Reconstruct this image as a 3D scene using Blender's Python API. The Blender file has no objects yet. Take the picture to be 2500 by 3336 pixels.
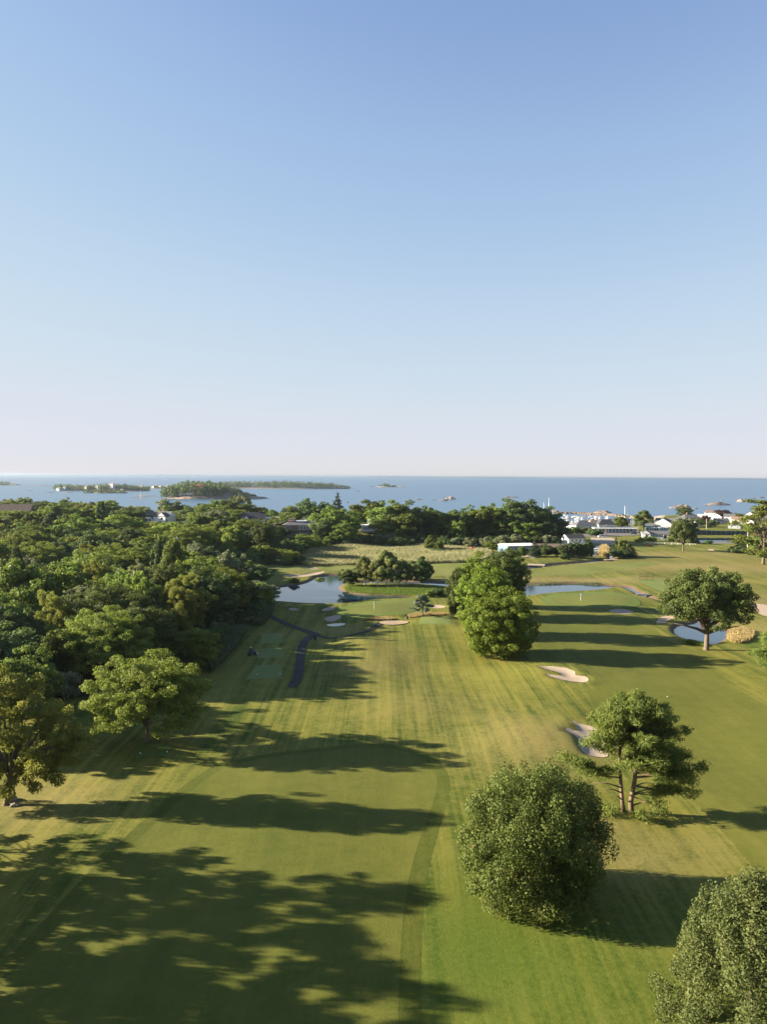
import bpy, bmesh, math, random
import numpy as np
from mathutils import Vector, Matrix
from mathutils.geometry import delaunay_2d_cdt

scene = bpy.context.scene
COL = scene.collection
R = math.radians

# ------------------------------------------------------------------ camera
F_PX, W_PX, H_PX, CAM_H = 2622.0, 2500.0, 3336.0, 40.0
PITCH, ROLL = math.atan((1668 - 1551) / F_PX), 0.0064
_f = Vector((0, math.cos(PITCH), -math.sin(PITCH)))
_u0 = Vector((0, math.sin(PITCH), math.cos(PITCH)))
_r = (Vector((1, 0, 0)) * math.cos(ROLL) + _u0 * math.sin(ROLL)).normalized()
_u = _r.cross(_f).normalized()
cam_data = bpy.data.cameras.new('camera')
cam = bpy.data.objects.new('camera', cam_data)
COL.objects.link(cam)
cam.matrix_world = Matrix(((_r.x, _u.x, -_f.x, 0), (_r.y, _u.y, -_f.y, 0), (_r.z, _u.z, -_f.z, CAM_H), (0, 0, 0, 1)))
cam_data.sensor_fit = 'VERTICAL'
cam_data.angle = 2 * math.atan(1668 / F_PX)
cam_data.clip_start, cam_data.clip_end = 0.5, 90000
scene.camera = cam

# ------------------------------------------------------------------ light
SUN_EL, SUN_STR, SKY_STR, EXPOSURE = 17.0, 5.0, 0.10, 2.25
SHADOW_TILT = 6.0                      # shadows run to the right and a little towards the viewer
to_sun = Vector((-math.cos(R(SHADOW_TILT)) * math.cos(R(SUN_EL)), math.sin(R(SHADOW_TILT)) * math.cos(R(SUN_EL)), math.sin(R(SUN_EL))))
world = bpy.data.worlds.new('World')
scene.world = world
world.use_nodes = True
wn = world.node_tree.nodes
bg = wn['Background']
sky = wn.new('ShaderNodeTexSky')
sky.sky_type = 'NISHITA'
sky.sun_disc = False
sky.sun_elevation = R(SUN_EL)
sky.sun_rotation = math.atan2(to_sun.x, to_sun.y)
sky.altitude = 0
sky.air_density, sky.dust_density, sky.ozone_density = 1.0, 0.0, 2.0
# whole-sky colour response: one tone curve per channel, the same in every direction
prev = sky.outputs[0]
def _vec(op, val):
    global prev
    vm = wn.new('ShaderNodeVectorMath'); vm.operation = op; vm.inputs[1].default_value = val
    world.node_tree.links.new(prev, vm.inputs[0]); prev = vm.outputs[0]
_vec('MULTIPLY', (0.12, 0.12, 0.12))
cv = wn.new('ShaderNodeRGBCurve')
for ch, pts in ((0, [(0, 0), (0.065, 0.135), (0.102, 0.254), (0.138, 0.362), (0.18, 0.445), (0.24, 0.539), (0.41, 0.665), (0.65, 0.738), (0.78, 0.76), (1.0, 0.80)]),
                (1, [(0, 0), (0.12, 0.255), (0.186, 0.405), (0.24, 0.525), (0.30, 0.604), (0.39, 0.686), (0.56, 0.752), (0.68, 0.765), (1.0, 0.80)]),
                (2, [(0, 0), (0.306, 0.665), (0.39, 0.775), (0.456, 0.815), (0.522, 0.838), (0.57, 0.845), (1.0, 0.87)])):
    c_ = cv.mapping.curves[ch]
    c_.points[0].location, c_.points[1].location = pts[0], pts[-1]
    for q_ in pts[1:-1]: c_.points.new(*q_)
cv.mapping.extend = 'HORIZONTAL'
cv.mapping.update()
world.node_tree.links.new(prev, cv.inputs[1]); prev = cv.outputs[0]
_vec('MULTIPLY', (1 / (SKY_STR * 2 ** EXPOSURE),) * 3)
world.node_tree.links.new(prev, bg.inputs[0])
bg.inputs[1].default_value = SKY_STR
sun_l = bpy.data.lights.new('sun', 'SUN')
sun_l.energy, sun_l.angle, sun_l.color = SUN_STR, R(0.55), (1.0, 0.87, 0.66)
sun = bpy.data.objects.new('sun', sun_l)
COL.objects.link(sun)
sun.rotation_euler = to_sun.to_track_quat('Z', 'Y').to_euler()
sun.location = to_sun * 200
vs = scene.view_settings
vs.view_transform, vs.look, vs.exposure, vs.gamma = 'Standard', 'None', EXPOSURE, 1.0
vs.use_curve_mapping = False
cy = scene.cycles
cy.max_bounces, cy.diffuse_bounces, cy.glossy_bounces, cy.transmission_bounces, cy.transparent_max_bounces, cy.volume_bounces = 6, 3, 3, 4, 8, 1
cy.sample_clamp_indirect = 4.0

# ------------------------------------------------------------------ helpers
SEA_Z, POND_Z = -3.0, -0.55

def ray(px, py):
    return (_f + _r * ((px - W_PX / 2) / F_PX) - _u * ((py - H_PX / 2) / F_PX))

def atz(px, py, z=0.0):                # point of the photograph's ray at height z
    d = ray(px, py)
    t = (z - CAM_H) / d.z
    return (d.x * t, d.y * t)

def atY(px, py, Y):                    # point of that ray at distance Y
    d = ray(px, py)
    t = Y / d.y
    return Vector((d.x * t, Y, CAM_H + d.z * t))

def Xat(px, Y):
    return (px - 1250) / F_PX * Y

def poly(pts, z=0.0):
    return np.array([atz(x, y, z) for x, y in pts])

def smooth_poly(P, sub=6, closed=True):
    P = np.asarray(P, float)
    n = len(P)
    out = []
    for i in range(n if closed else n - 1):
        g = lambda k: P[k % n] if closed else P[min(max(k, 0), n - 1)]
        p0, p1, p2, p3 = g(i - 1), g(i), g(i + 1), g(i + 2)
        for s in range(sub):
            t = s / sub
            out.append(0.5 * (2 * p1 + (p2 - p0) * t + (2 * p0 - 5 * p1 + 4 * p2 - p3) * t * t + (3 * p1 - p0 - 3 * p2 + p3) * t ** 3))
    if not closed:
        out.append(P[-1])
    return np.array(out)

def sdf(P, X, Y, pad=30.0):                      # signed distance to a closed polygon, inside negative
    shp = X.shape
    X = X.ravel(); Y = Y.ravel()
    best = np.full(X.shape, 1e18)
    inside = np.zeros(X.shape, bool)
    lo, hi = P.min(0) - pad, P.max(0) + pad
    m = (X > lo[0]) & (X < hi[0]) & (Y > lo[1]) & (Y < hi[1])
    x, y = X[m], Y[m]
    b = np.full(x.shape, pad * pad); ins = np.zeros(x.shape, bool)
    n = len(P)
    for i in range(n):
        ax, ay = P[i]; bx, by = P[(i + 1) % n]
        dx, dy = bx - ax, by - ay
        L = dx * dx + dy * dy + 1e-12
        t = np.clip(((x - ax) * dx + (y - ay) * dy) / L, 0, 1)
        b = np.minimum(b, (x - ax - t * dx) ** 2 + (y - ay - t * dy) ** 2)
        c = (ay > y) != (by > y)
        if abs(dy) > 1e-12:
            ins ^= c & (x < ax + dx * (y - ay) / dy)
    r = np.sqrt(b); r[ins] *= -1
    full = np.full(X.shape, pad); full[m] = r
    return full.reshape(shp)

def sstep(a, b, x):
    t = np.clip((x - a) / (b - a), 0, 1)
    return t * t * (3 - 2 * t)

def new_obj(name, mesh, material=None, parent=None):
    o = bpy.data.objects.new(name, mesh)
    COL.objects.link(o)
    if material is not None and len(mesh.materials) == 0:
        mesh.materials.append(material)
    if parent is not None:
        o.parent = parent
    return o

def tag(o, label=None, cat=None, group=None, kind=None):
    if label: o['label'] = label
    if cat: o['category'] = cat
    if group: o['group'] = group
    if kind: o['kind'] = kind
    return o

def thing(name, label, cat, loc=(0, 0, 0), rz=0.0, group=None, scale=None):
    o = bpy.data.objects.new(name, None)
    COL.objects.link(o)
    o.empty_display_size = 0.5
    o.location = loc
    o.rotation_euler = (0, 0, rz)
    if scale is not None:
        o.scale = scale
    return tag(o, label, cat, group)

class MB:                              # collects shapes for one mesh
    def __init__(s): s.v, s.f = [], []
    def raw(s, v, f):
        o = len(s.v); s.v += [tuple(p) for p in v]; s.f += [tuple(i + o for i in q) for q in f]; return s
    def box(s, x0, x1, y0, y1, z0, z1):
        return s.raw([(x0, y0, z0), (x1, y0, z0), (x1, y1, z0), (x0, y1, z0), (x0, y0, z1), (x1, y0, z1), (x1, y1, z1), (x0, y1, z1)],
                     [(3, 2, 1, 0), (4, 5, 6, 7), (0, 1, 5, 4), (1, 2, 6, 5), (2, 3, 7, 6), (3, 0, 4, 7)])
    def hexa(s, bot, top):             # two rings of n points
        n = len(bot)
        return s.raw(list(bot) + list(top), [tuple(range(n - 1, -1, -1)), tuple(range(n, 2 * n))] + [(i, (i + 1) % n, n + (i + 1) % n, n + i) for i in range(n)])
    def tube(s, pts, rad, n=8, cap=True):
        pts = [Vector(p) for p in pts]
        rings, v = [], []
        ref = Vector((0.31, 0.17, 0.93)).normalized()
        for i, p in enumerate(pts):
            d = (pts[min(i + 1, len(pts) - 1)] - pts[max(i - 1, 0)]).normalized()
            a = d.cross(ref if abs(d.dot(ref)) < 0.95 else Vector((1, 0, 0))).normalized(); b = d.cross(a)
            for k in range(n):
                t = 2 * math.pi * k / n
                v.append(p + (a * math.cos(t) + b * math.sin(t)) * rad[i])
        f = []
        for i in range(len(pts) - 1):
            for k in range(n):
                f.append((i * n + k, (i + 1) * n + k, (i + 1) * n + (k + 1) % n, i * n + (k + 1) % n))
        if cap:
            f.append(tuple(range(n))); f.append(tuple(range(len(pts) * n - 1, (len(pts) - 1) * n - 1, -1)))
        return s.raw(v, f)
    def lathe(s, prof, n=12, c=(0, 0, 0)):
        v = [(c[0] + r * math.cos(2 * math.pi * k / n), c[1] + r * math.sin(2 * math.pi * k / n), c[2] + z) for r, z in prof for k in range(n)]
        f = [(i * n + k, i * n + (k + 1) % n, (i + 1) * n + (k + 1) % n, (i + 1) * n + k) for i in range(len(prof) - 1) for k in range(n)]
        f.append(tuple(range(n - 1, -1, -1))); f.append(tuple(range((len(prof) - 1) * n, len(prof) * n)))
        return s.raw(v, f)
    def mesh(s, name, material=None, smooth=False):
        m = bpy.data.meshes.new(name)
        m.from_pydata(s.v, [], s.f); m.update()
        bm = bmesh.new(); bm.from_mesh(m); bmesh.ops.recalc_face_normals(bm, faces=bm.faces); bm.to_mesh(m); bm.free()
        if smooth: m.polygons.foreach_set('use_smooth', [True] * len(m.polygons))
        if material is not None: m.materials.append(material)
        return m
    def build(s, name, material, parent=None, smooth=False):
        return new_obj(name, s.mesh(name, material, smooth), None, parent)

def quads_mesh(name, V, material, rnd=None, k=4, smooth=False):   # V: (n, k, 3) separate k-gons
    n = len(V)
    m = bpy.data.meshes.new(name)
    m.vertices.add(n * k); m.vertices.foreach_set('co', V.reshape(-1).astype(np.float32))
    m.loops.add(n * k); m.loops.foreach_set('vertex_index', np.arange(n * k, dtype=np.int32))
    m.polygons.add(n); m.polygons.foreach_set('loop_start', np.arange(0, n * k, k, dtype=np.int32))
    m.update(calc_edges=True)
    if rnd is not None:
        a = m.attributes.new('rnd', 'FLOAT', 'FACE'); a.data.foreach_set('value', rnd.astype(np.float32))
    m.materials.append(material)
    return m

def copy_tree(o, loc, rz=0.0, scale=None, label=None, group=None, cat=None):
    c = o.copy(); COL.objects.link(c)
    c.location = loc; c.rotation_euler = (0, 0, rz)
    if scale is not None: c.scale = scale
    if label: c['label'] = label
    if group: c['group'] = group
    if cat: c['category'] = cat
    for ch in o.children:
        d = ch.copy(); COL.objects.link(d); d.parent = c
        for g in ch.children:
            e = g.copy(); COL.objects.link(e); e.parent = d
    return c

# ------------------------------------------------------------------ materials
class NT:
    def __init__(s, name):
        s.m = bpy.data.materials.new(name); s.m.use_nodes = True
        s.t = s.m.node_tree; s.n = s.t.nodes; s.n.clear()
        s.out = s.n.new('ShaderNodeOutputMaterial')
    def L(s, a, b): s.t.links.new(a, b)
    def node(s, typ, **kw):
        n = s.n.new(typ)
        for k, v in kw.items(): setattr(n, k, v)
        return n
    def pos(s, scale=(1, 1, 1), rot=(0, 0, 0), obj=False):
        if obj: o = s.node('ShaderNodeTexCoord').outputs['Object']
        else: o = s.node('ShaderNodeNewGeometry').outputs['Position']
        mp = s.node('ShaderNodeMapping'); mp.inputs['Scale'].default_value = scale; mp.inputs['Rotation'].default_value = rot
        s.L(o, mp.inputs[0]); return mp.outputs[0]
    def noise(s, vec, scale, detail=2.0, rough=0.5):
        n = s.node('ShaderNodeTexNoise'); n.inputs['Scale'].default_value = scale; n.inputs['Detail'].default_value = detail; n.inputs['Roughness'].default_value = rough
        s.L(vec, n.inputs['Vector']); return n.outputs[0]
    def ramp(s, fac, a, b):            # remap fac from [a, b] to [0, 1]
        n = s.node('ShaderNodeMapRange'); n.inputs[1].default_value = a; n.inputs[2].default_value = b; s.L(fac, n.inputs[0]); return n.outputs[0]
    def mix(s, fac, a, b):
        n = s.node('ShaderNodeMix', data_type='RGBA')
        for val, i in ((fac, 0), (a, 6), (b, 7)):
            if isinstance(val, (int, float)): n.inputs[i].default_value = val
            elif isinstance(val, tuple): n.inputs[i].default_value = (*val, 1) if len(val) == 3 else val
            else: s.L(val, n.inputs[i])
        return n.outputs[2]
    def math(s, op, a, b=0.0):
        n = s.node('ShaderNodeMath', operation=op)
        for val, i in ((a, 0), (b, 1)):
            if isinstance(val, (int, float)): n.inputs[i].default_value = val
            else: s.L(val, n.inputs[i])
        return n.outputs[0]
    def attr(s, name):
        n = s.node('ShaderNodeAttribute', attribute_name=name); return n.outputs['Fac']
    def bump(s, h, strength, dist):
        n = s.node('ShaderNodeBump'); n.inputs['Strength'].default_value = strength; n.inputs['Distance'].default_value = dist
        s.L(h, n.inputs['Height']); return n.outputs[0]
    def principled(s, col, rough=0.8, normal=None, spec=0.3, metal=0.0):
        p = s.node('ShaderNodeBsdfPrincipled')
        if isinstance(col, tuple): p.inputs['Base Color'].default_value = (*col, 1)
        else: s.L(col, p.inputs['Base Color'])
        if isinstance(rough, (int, float)): p.inputs['Roughness'].default_value = rough
        else: s.L(rough, p.inputs['Roughness'])
        p.inputs['Specular IOR Level'].default_value = spec; p.inputs['Metallic'].default_value = metal
        if normal is not None: s.L(normal, p.inputs['Normal'])
        s.L(p.outputs[0], s.out.inputs[0]); return p

def plain(name, col, rough=0.7, var=0.18, scale=1.2, spec=0.3, metal=0.0, bump=0.0, bscale=6.0, obj=False):
    t = NT(name); v = t.pos(obj=obj)
    n = t.noise(v, scale, 4.0, 0.6)
    c = t.mix(t.ramp(n, 0.3, 0.7), tuple(x * (1 - var) for x in col), tuple(min(1, x * (1 + var)) for x in col))
    nm = t.bump(t.noise(v, bscale, 3.0), bump, 0.05) if bump else None
    t.principled(c, rough, nm, spec, metal)
    return t.m

LEAF_GAIN = 1.28
def leaf_mat(name, dark, light, trans=0.35, accent=None, tint=0.12):
    t = NT(name)
    r = t.attr('rnd')
    oi = t.node('ShaderNodeObjectInfo')
    n = t.noise(t.pos(), 0.35, 2.0)
    f = t.math('ADD', t.math('MULTIPLY', r, 0.55), t.math('MULTIPLY', t.ramp(n, 0.3, 0.7), 0.45))
    dark, light = tuple(x * LEAF_GAIN for x in dark), tuple(x * LEAF_GAIN for x in light)
    c = t.mix(f, dark, light)
    if accent: c = t.mix(t.math('GREATER_THAN', r, 0.965), c, accent)
    h = t.node('ShaderNodeHueSaturation')
    t.L(t.math('ADD', 0.495 - tint * 0.07, t.math('MULTIPLY', oi.outputs['Random'], tint * 0.14)), h.inputs['Hue'])
    t.L(t.math('ADD', 0.95 - tint * 1.5, t.math('MULTIPLY', oi.outputs['Random'], tint * 3.2)), h.inputs['Value'])
    h.inputs['Saturation'].default_value = 1.0
    t.L(c, h.inputs['Color']); c = h.outputs[0]
    p = t.principled(c, 0.65, None, 0.18)
    tr = t.node('ShaderNodeBsdfTranslucent')
    t.L(t.mix(0.35, c, (light[0] * 1.2, light[1] * 1.25, light[2] * 0.5)), tr.inputs[0])
    ms = t.node('ShaderNodeMixShader'); ms.inputs[0].default_value = trans
    t.L(p.outputs[0], ms.inputs[1]); t.L(tr.outputs[0], ms.inputs[2]); t.L(ms.outputs[0], t.out.inputs[0])
    return t.m

# ------------------------------------------------------------------ layout outlines (photograph points dropped on the ground)
POND_L = smooth_poly(poly([(880,1958),(954,1966),(1041,1970),(1132,1969),(1171,1961),(1230,1955),(1297,1954),(1345,1950),(1332,1945),(1236,1941),(1171,1937),(1127,1928),(1108,1919),(1112,1910),(1127,1902),(1160,1897),(1250,1893),(1390,1897),(1440,1899),(1480,1902),(1550,1903),(1640,1903),(1762,1904),(1870,1902),(1936,1905),(1994,1908),(2052,1913),(2074,1925),(2095,1934),(2117,1946),(2168,1959),(2226,1975),(2290,1992),(2330,2012),(2340,2036),(2367,2052),(2378,2068),(2370,2082),(2334,2102),(2302,2102),(2265,2093),(2237,2086),(2200,2069),(2193,2051),(2218,2035),(2270,2028),(2262,2012),(2210,2002),(2164,1968),(2124,1954),(2085,1943),(2063,1930),(2034,1918),(2001,1916),(1943,1925),(1816,1934),(1744,1941),(1690,1946),(1600,1938),(1520,1925),(1470,1916),(1400,1909),(1330,1905),(1240,1904),(1165,1903),(1150,1890),(1123,1876),(1084,1874),(1041,1877),(1023,1885),(1006,1895),(967,1904),(910,1911),(886,1917),(878,1939)], POND_Z), 4)
CHANNEL = smooth_poly(poly([(1984,1830),(2000,1829),(2001,1810),(1998,1794),(1990,1792),(1986,1806)], POND_Z), 4)
DITCH = smooth_poly(poly([(1690,1852),(1730,1846),(1790,1840),(1860,1834),(1930,1828),(1985,1824),(1985,1831),(1930,1835),(1860,1841),(1800,1847),(1740,1856),(1700,1860)], POND_Z), 3)
WATERS = [POND_L, CHANNEL, DITCH]
BUNKERS = [
 ('bunker beside the row of maples, pale sand with a grass tongue', [(1758,2180),(1806,2182),(1845,2187),(1874,2199),(1878,2211),(1907,2215),(1919,2224),(1912,2233),(1883,2234),(1830,2225),(1796,2216),(1782,2208),(1812,2212),(1830,2212),(1820,2203),(1785,2195)]),
 ('large bunker behind the twin pine, pale sand under a ridge', [(1868,2366),(1893,2372),(1922,2377),(1951,2385),(1968,2412),(1980,2447),(1982,2471),(1951,2477),(1912,2470),(1893,2457),(1884,2433),(1878,2418),(1845,2402),(1850,2391),(1882,2396),(1880,2384)]),
 ('small bunker in front of the green by the pond narrows', [(1987,1994),(2009,1990),(2041,1990),(2066,2000),(2038,2006),(1998,2001)]),
 ('upper of the two grey bunkers left of the pond green', [(1050,1989),(1075,1982),(1096,1983),(1085,1990),(1056,1993)]),
 ('lower of the two grey bunkers left of the pond green', [(1062,2010),(1101,2004),(1112,2009),(1103,2015),(1080,2020),(1061,2017)]),
 ('faint shaded bunker on the slope below the pond', [(941,1988),(960,1986),(973,1990),(962,1993),(946,1992)]),
 ('long pale bunker on the far bank of the pond', [(923,1875),(950,1873),(985,1873),(1020,1866),(1058,1864),(1042,1870),(1018,1875),(988,1880),(945,1881)]),
 ('narrow far bunker at the edge of the reeds', [(991,1849),(1015,1848),(1040,1852),(1020,1856),(1002,1853)]),
 ('bunker behind the small cedar by the tee', [(1386,1979),(1418,1977),(1453,1982),(1430,1988),(1395,1986)]),
 ('far small bunker left of the lone dark tree', [(2304,1791),(2318,1790),(2329,1793),(2316,1796)])]
FAIR = [
 ('near pale fairway lying under the long tree shadows', [(750,2502),(900,2468),(1050,2450),(1200,2436),(1320,2448),(1395,2488),(1425,2548),(1410,2632),(1365,2760),(1335,2865),(1315,3000),(1304,3137),(1300,3242),(1300,3600),(1300,4100),(-900,4100),(-300,3500),(0,3205),(150,3061),(377,2820),(573,2631),(700,2530)]),
 ('broad fairway on the right crossed by tree shadows', [(1745,2005),(1900,1990),(2080,2012),(2130,2045),(2185,2092),(2290,2132),(2350,2210),(2500,2305),(2900,2500),(3300,2900),(2900,3200),(2500,2870),(2366,2727),(2250,2610),(2080,2470),(1985,2365),(1935,2310),(1922,2270),(1945,2236),(1895,2180),(1770,2150),(1750,2080)]),
 ('far fairway stretching along the reed bed', [(1240,1840),(1400,1834),(1500,1831),(1620,1838),(1690,1862),(1740,1861),(1800,1851),(1900,1840),(2000,1833),(2100,1833),(2148,1839),(2080,1852),(2000,1864),(1850,1876),(1700,1879),(1500,1877),(1410,1877),(1250,1864)]),
 ('short far fairway beyond the pond at the wood edge', [(830,1851),(920,1847),(1100,1842),(1165,1850),(1150,1861),(1070,1861),(1000,1862),(900,1864),(850,1866)])]
FRINGE = [
 ('dark mown apron around the right-hand green', [(1765,1962),(1790,1945),(1860,1936),(1945,1930),(2015,1936),(2070,1952),(2088,1974),(2040,1987),(1950,1985),(1870,1983),(1800,1977)]),
 ('mown apron around the green beside the pond', [(1100,1992),(1170,1968),(1260,1958),(1340,1956),(1400,1966),(1395,1996),(1340,2008),(1250,2011),(1160,2015),(1115,2008)])]
GREENS = [
 ('right-hand putting green with a white flag', [(1797,1958),(1815,1948),(1870,1942),(1940,1938),(2000,1943),(2045,1955),(2060,1970),(2030,1979),(1950,1977),(1870,1975),(1815,1969)]),
 ('putting green beside the pond with a yellow flag', [(1120,1992),(1180,1973),(1260,1963),(1330,1961),(1378,1970),(1368,1993),(1330,2003),(1250,2006),(1170,2009),(1130,2003)])]
TEES = [
 ('farthest of three mown tee rectangles left of the path', [(854,2072),(919,2071),(920,2110),(847,2111)]),
 ('middle of three mown tee rectangles left of the path', [(845,2127),(920,2126),(921,2157),(838,2158)]),
 ('nearest and widest of three tee rectangles left of the path', [(835,2183),(919,2181),(919,2222),(800,2228)]),
 ('bright mown tee beside the row of maples', [(1373,2014),(1470,2014),(1473,2041),(1364,2041)]),
 ('small shaded tee in front of the umbrella-shaped tree', [(445,2438),(556,2440),(553,2480),(441,2482)]),
 ('pale mown tee in front of the netted frame', [(2075,1894),(2160,1891),(2185,1905),(2180,1935),(2140,1922)])]
WOOD = np.vstack([poly([(-500,2420),(0,2330),(200,2290),(420,2285),(590,2265),(640,2212),(672,2150),(722,2098),(795,2040),(868,1985),(862,1930),(846,1890),(800,1856),(830,1842),(985,1842),(990,1805),(1040,1790)]), [(-35,500),(-45,590),(-120,640),(-260,690),(-420,690),(-420,130),(-150,100)]])
MARSH = smooth_poly(poly([(985,1843),(1000,1805),(1060,1790),(1200,1782),(1400,1778),(1500,1774),(1565,1788),(1600,1812),(1540,1833),(1350,1838),(1150,1842)]), 3)
LAND = np.array([(-3000,-900),(3000,-900),(3000,980),(900,930),(600,860),(430,905),(300,870),(272,800),(262,740),(250,700),(165,672),(140,645),(90,606),(0,606),(-110,650),(-250,705),(-400,770),(-3000,1000)], float)

# ------------------------------------------------------------------ terrain heights on a grid
def axis(knots):                       # knots: (position, spacing)
    out = [knots[0][0]]
    while out[-1] < knots[-1][0]:
        sp = np.interp(out[-1], [k[0] for k in knots], [k[1] for k in knots])
        out.append(out[-1] + sp)
    return np.array(out)
GX = axis([(-1500,90),(-420,14),(-150,3),(-95,1.3),(-60,1.0),(100,1.0),(130,1.6),(260,4),(500,12),(1500,80)])
GY = axis([(-500,60),(20,5),(55,1.1),(290,1.1),(340,1.6),(450,2.4),(700,5),(980,12)])
MX, MY = np.meshgrid(GX, GY)
rs = np.random.RandomState(3)
HZ = np.zeros_like(MX)
for _ in range(26):
    wl = rs.uniform(18, 70); a = rs.uniform(0, 6.28); ph = rs.uniform(0, 6.28)
    HZ += 0.0022 * wl * rs.uniform(0.3, 1) * np.sin((MX * math.cos(a) + MY * math.sin(a)) * 6.283 / wl + ph)
HZ *= 1 - 0.85 * sstep(300, 430, MY)
def gauss(px, py, amp, sx, sy, rot=0.0, world=False):
    x0, y0 = (px, py) if world else atz(px, py)
    c, s = math.cos(rot), math.sin(rot)
    u = (MX - x0) * c + (MY - y0) * s; v = -(MX - x0) * s + (MY - y0) * c
    return amp * np.exp(-(u / sx) ** 2 - (v / sy) ** 2)
HZ += gauss(1765, 2410, 0.85, 7, 11, 0.35) + gauss(1690, 2440, 0.6, 9, 8) + gauss(1860, 2345, 0.35, 5, 5)
HZ += gauss(1190, 2036, 1.0, 8, 6) + gauss(1120, 2030, -0.9, 7, 6) + gauss(1060, 2090, -0.7, 5, 14) + gauss(1180, 2110, 0.7, 6, 9) + gauss(1240, 2160, 0.5, 7, 10) + gauss(1300, 2005, 0.6, 9, 5)
HZ += gauss(1420, 2028, 0.7, 7, 7) + gauss(1740, 2190, 0.9, 9, 8) + gauss(1930, 1950, 0.7, 22, 16) + gauss(1250, 1985, 0.6, 14, 10) + gauss(880, 2150, 0.6, 7, 26) + gauss(500, 2450, 0.5, 7, 6)
SDW = sdf(WOOD, MX, MY, 260.0)
hill = 7.0 * sstep(0, 80, -SDW) * sstep(230, 440, MY)
HZ += hill

HZ += gauss(55, 530, 3.6, 60, 32, world=True) + gauss(-20, 505, 4.2, 45, 24, world=True)
HZ[MY > 560] *= 1.0
sd_land = sdf(LAND, MX, MY, 60.0)
SDP = np.minimum(np.minimum(sdf(POND_L, MX, MY), sdf(CHANNEL, MX, MY)), sdf(DITCH, MX, MY))
flat = sstep(2.0, 14.0, SDP)
HZ *= 0.15 + 0.85 * flat
prof = np.interp(SDP, [-3.0, -0.4, 0.0, 0.7, 2.2, 5.0], [-1.7, -0.85, -0.52, -0.18, -0.04, 0.0])
HZ += prof
SDB = np.full_like(MX, 30.0)
for lab, pts in BUNKERS:
    P = smooth_poly(poly(pts), 4)
    SDB = np.minimum(SDB, sdf(P, MX, MY))
near_b = np.interp(SDB, [-3.5, -1.2, -0.1, 0.5, 1.6, 4.0], [-0.40, -0.34, -0.16, 0.10, 0.14, 0.0])
HZ += near_b
for lab, pts in TEES[:5]:
    HZ += 0.22 * sstep(4.0, -1.0, sdf(poly(pts), MX, MY))
HZ = HZ + 0.25 - (HZ + 0.25 + 9.0) * sstep(-10, 40, sd_land)
def hz(x, y):
    i = int(np.clip(np.searchsorted(GX, x) - 1, 0, len(GX) - 2)); j = int(np.clip(np.searchsorted(GY, y) - 1, 0, len(GY) - 2))
    tx = (x - GX[i]) / (GX[i + 1] - GX[i]); ty = (y - GY[j]) / (GY[j + 1] - GY[j])
    a, b, c, d = HZ[j, i], HZ[j, i + 1], HZ[j + 1, i], HZ[j + 1, i + 1]
    return float(a + (b - a) * tx + (d - b) * ty) if tx >= ty else float(a + (d - c) * tx + (c - a) * ty)
def at(px, py):                        # photograph point on the terrain
    z = 0.0
    for _ in range(6):
        x, y = atz(px, py, z); z = hz(x, y)
    return Vector((x, y, z))
def ground(x, y, dz=0.0): return Vector((x, y, hz(x, y) + dz))

# ------------------------------------------------------------------ ground cover materials
def grass_mat(name, lush, pale, stripe=0.5, sdir=0.0, fine=1.0, ground_cover=False, patch=0.5, sw=0.9):
    t = NT(name); v = t.pos()
    big = t.noise(v, 0.035, 3.0); mid = t.noise(v, 0.32, 5.0, 0.7); fin = t.noise(v, 1.9, 6.0, 0.8); vf = t.noise(v, 11.0, 3.0, 0.7)
    st = t.noise(t.pos((sw, 0.02, 1), (0, 0, sdir)), 1.0, 3.0, 0.7)
    bw = t.noise(t.pos((0.33 * sw, 0.006, 1), (0, 0, sdir)), 1.0, 1.0)
    st = t.math('ADD', t.math('MULTIPLY', st, 0.55), t.math('MULTIPLY', bw, 0.45))
    f = t.math('ADD', t.math('MULTIPLY', t.ramp(big, 0.3, 0.7), patch), t.math('MULTIPLY', t.ramp(st, 0.36, 0.64), stripe))
    f = t.math('ADD', f, t.math('MULTIPLY', t.math('SUBTRACT', mid, 0.5), 1.1))
    f = t.math('ADD', f, t.math('MULTIPLY', t.math('SUBTRACT', fin, 0.5), 1.5 * fine))
    fc = t.node('ShaderNodeClamp'); t.L(t.math('SUBTRACT', f, 0.12 * stripe), fc.inputs[0])
    c = t.mix(fc.outputs[0], lush, pale)
    rough_h = t.math('ADD', t.math('MULTIPLY', fin, 0.55 * fine), t.math('MULTIPLY', vf, 0.6))
    if ground_cover:
        nz = t.math('MULTIPLY', t.math('SUBTRACT', t.math('ADD', mid, fin), 1.0), 0.7)
        def lay(c, attr, col, sharp=0.25):
            a = t.ramp(t.math('ADD', t.attr(attr), nz), 0.5 - sharp, 0.5 + sharp)
            return t.mix(a, c, col)
        dryc = t.mix(t.ramp(fin, 0.3, 0.7), (0.165, 0.135, 0.047), (0.27, 0.205, 0.09))
        c = lay(c, 'dry', dryc, 0.5)
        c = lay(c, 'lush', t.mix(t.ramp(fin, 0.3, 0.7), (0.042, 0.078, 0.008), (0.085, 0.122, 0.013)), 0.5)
        c = lay(c, 'marsh', t.mix(t.ramp(mid, 0.3, 0.7), (0.10, 0.085, 0.035), (0.20, 0.17, 0.075)))
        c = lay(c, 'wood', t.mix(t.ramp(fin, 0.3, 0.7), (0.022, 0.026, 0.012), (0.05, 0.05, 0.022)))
        c = lay(c, 'bank', t.mix(t.ramp(fin, 0.3, 0.7), (0.07, 0.045, 0.03), (0.17, 0.12, 0.075)))
        c = lay(c, 'shore', t.mix(t.ramp(fin, 0.3, 0.7), (0.20, 0.16, 0.12), (0.42, 0.36, 0.28)))
    t.principled(c, 0.9, t.bump(rough_h, 0.9, 0.10), 0.12)
    return t.m
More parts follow.
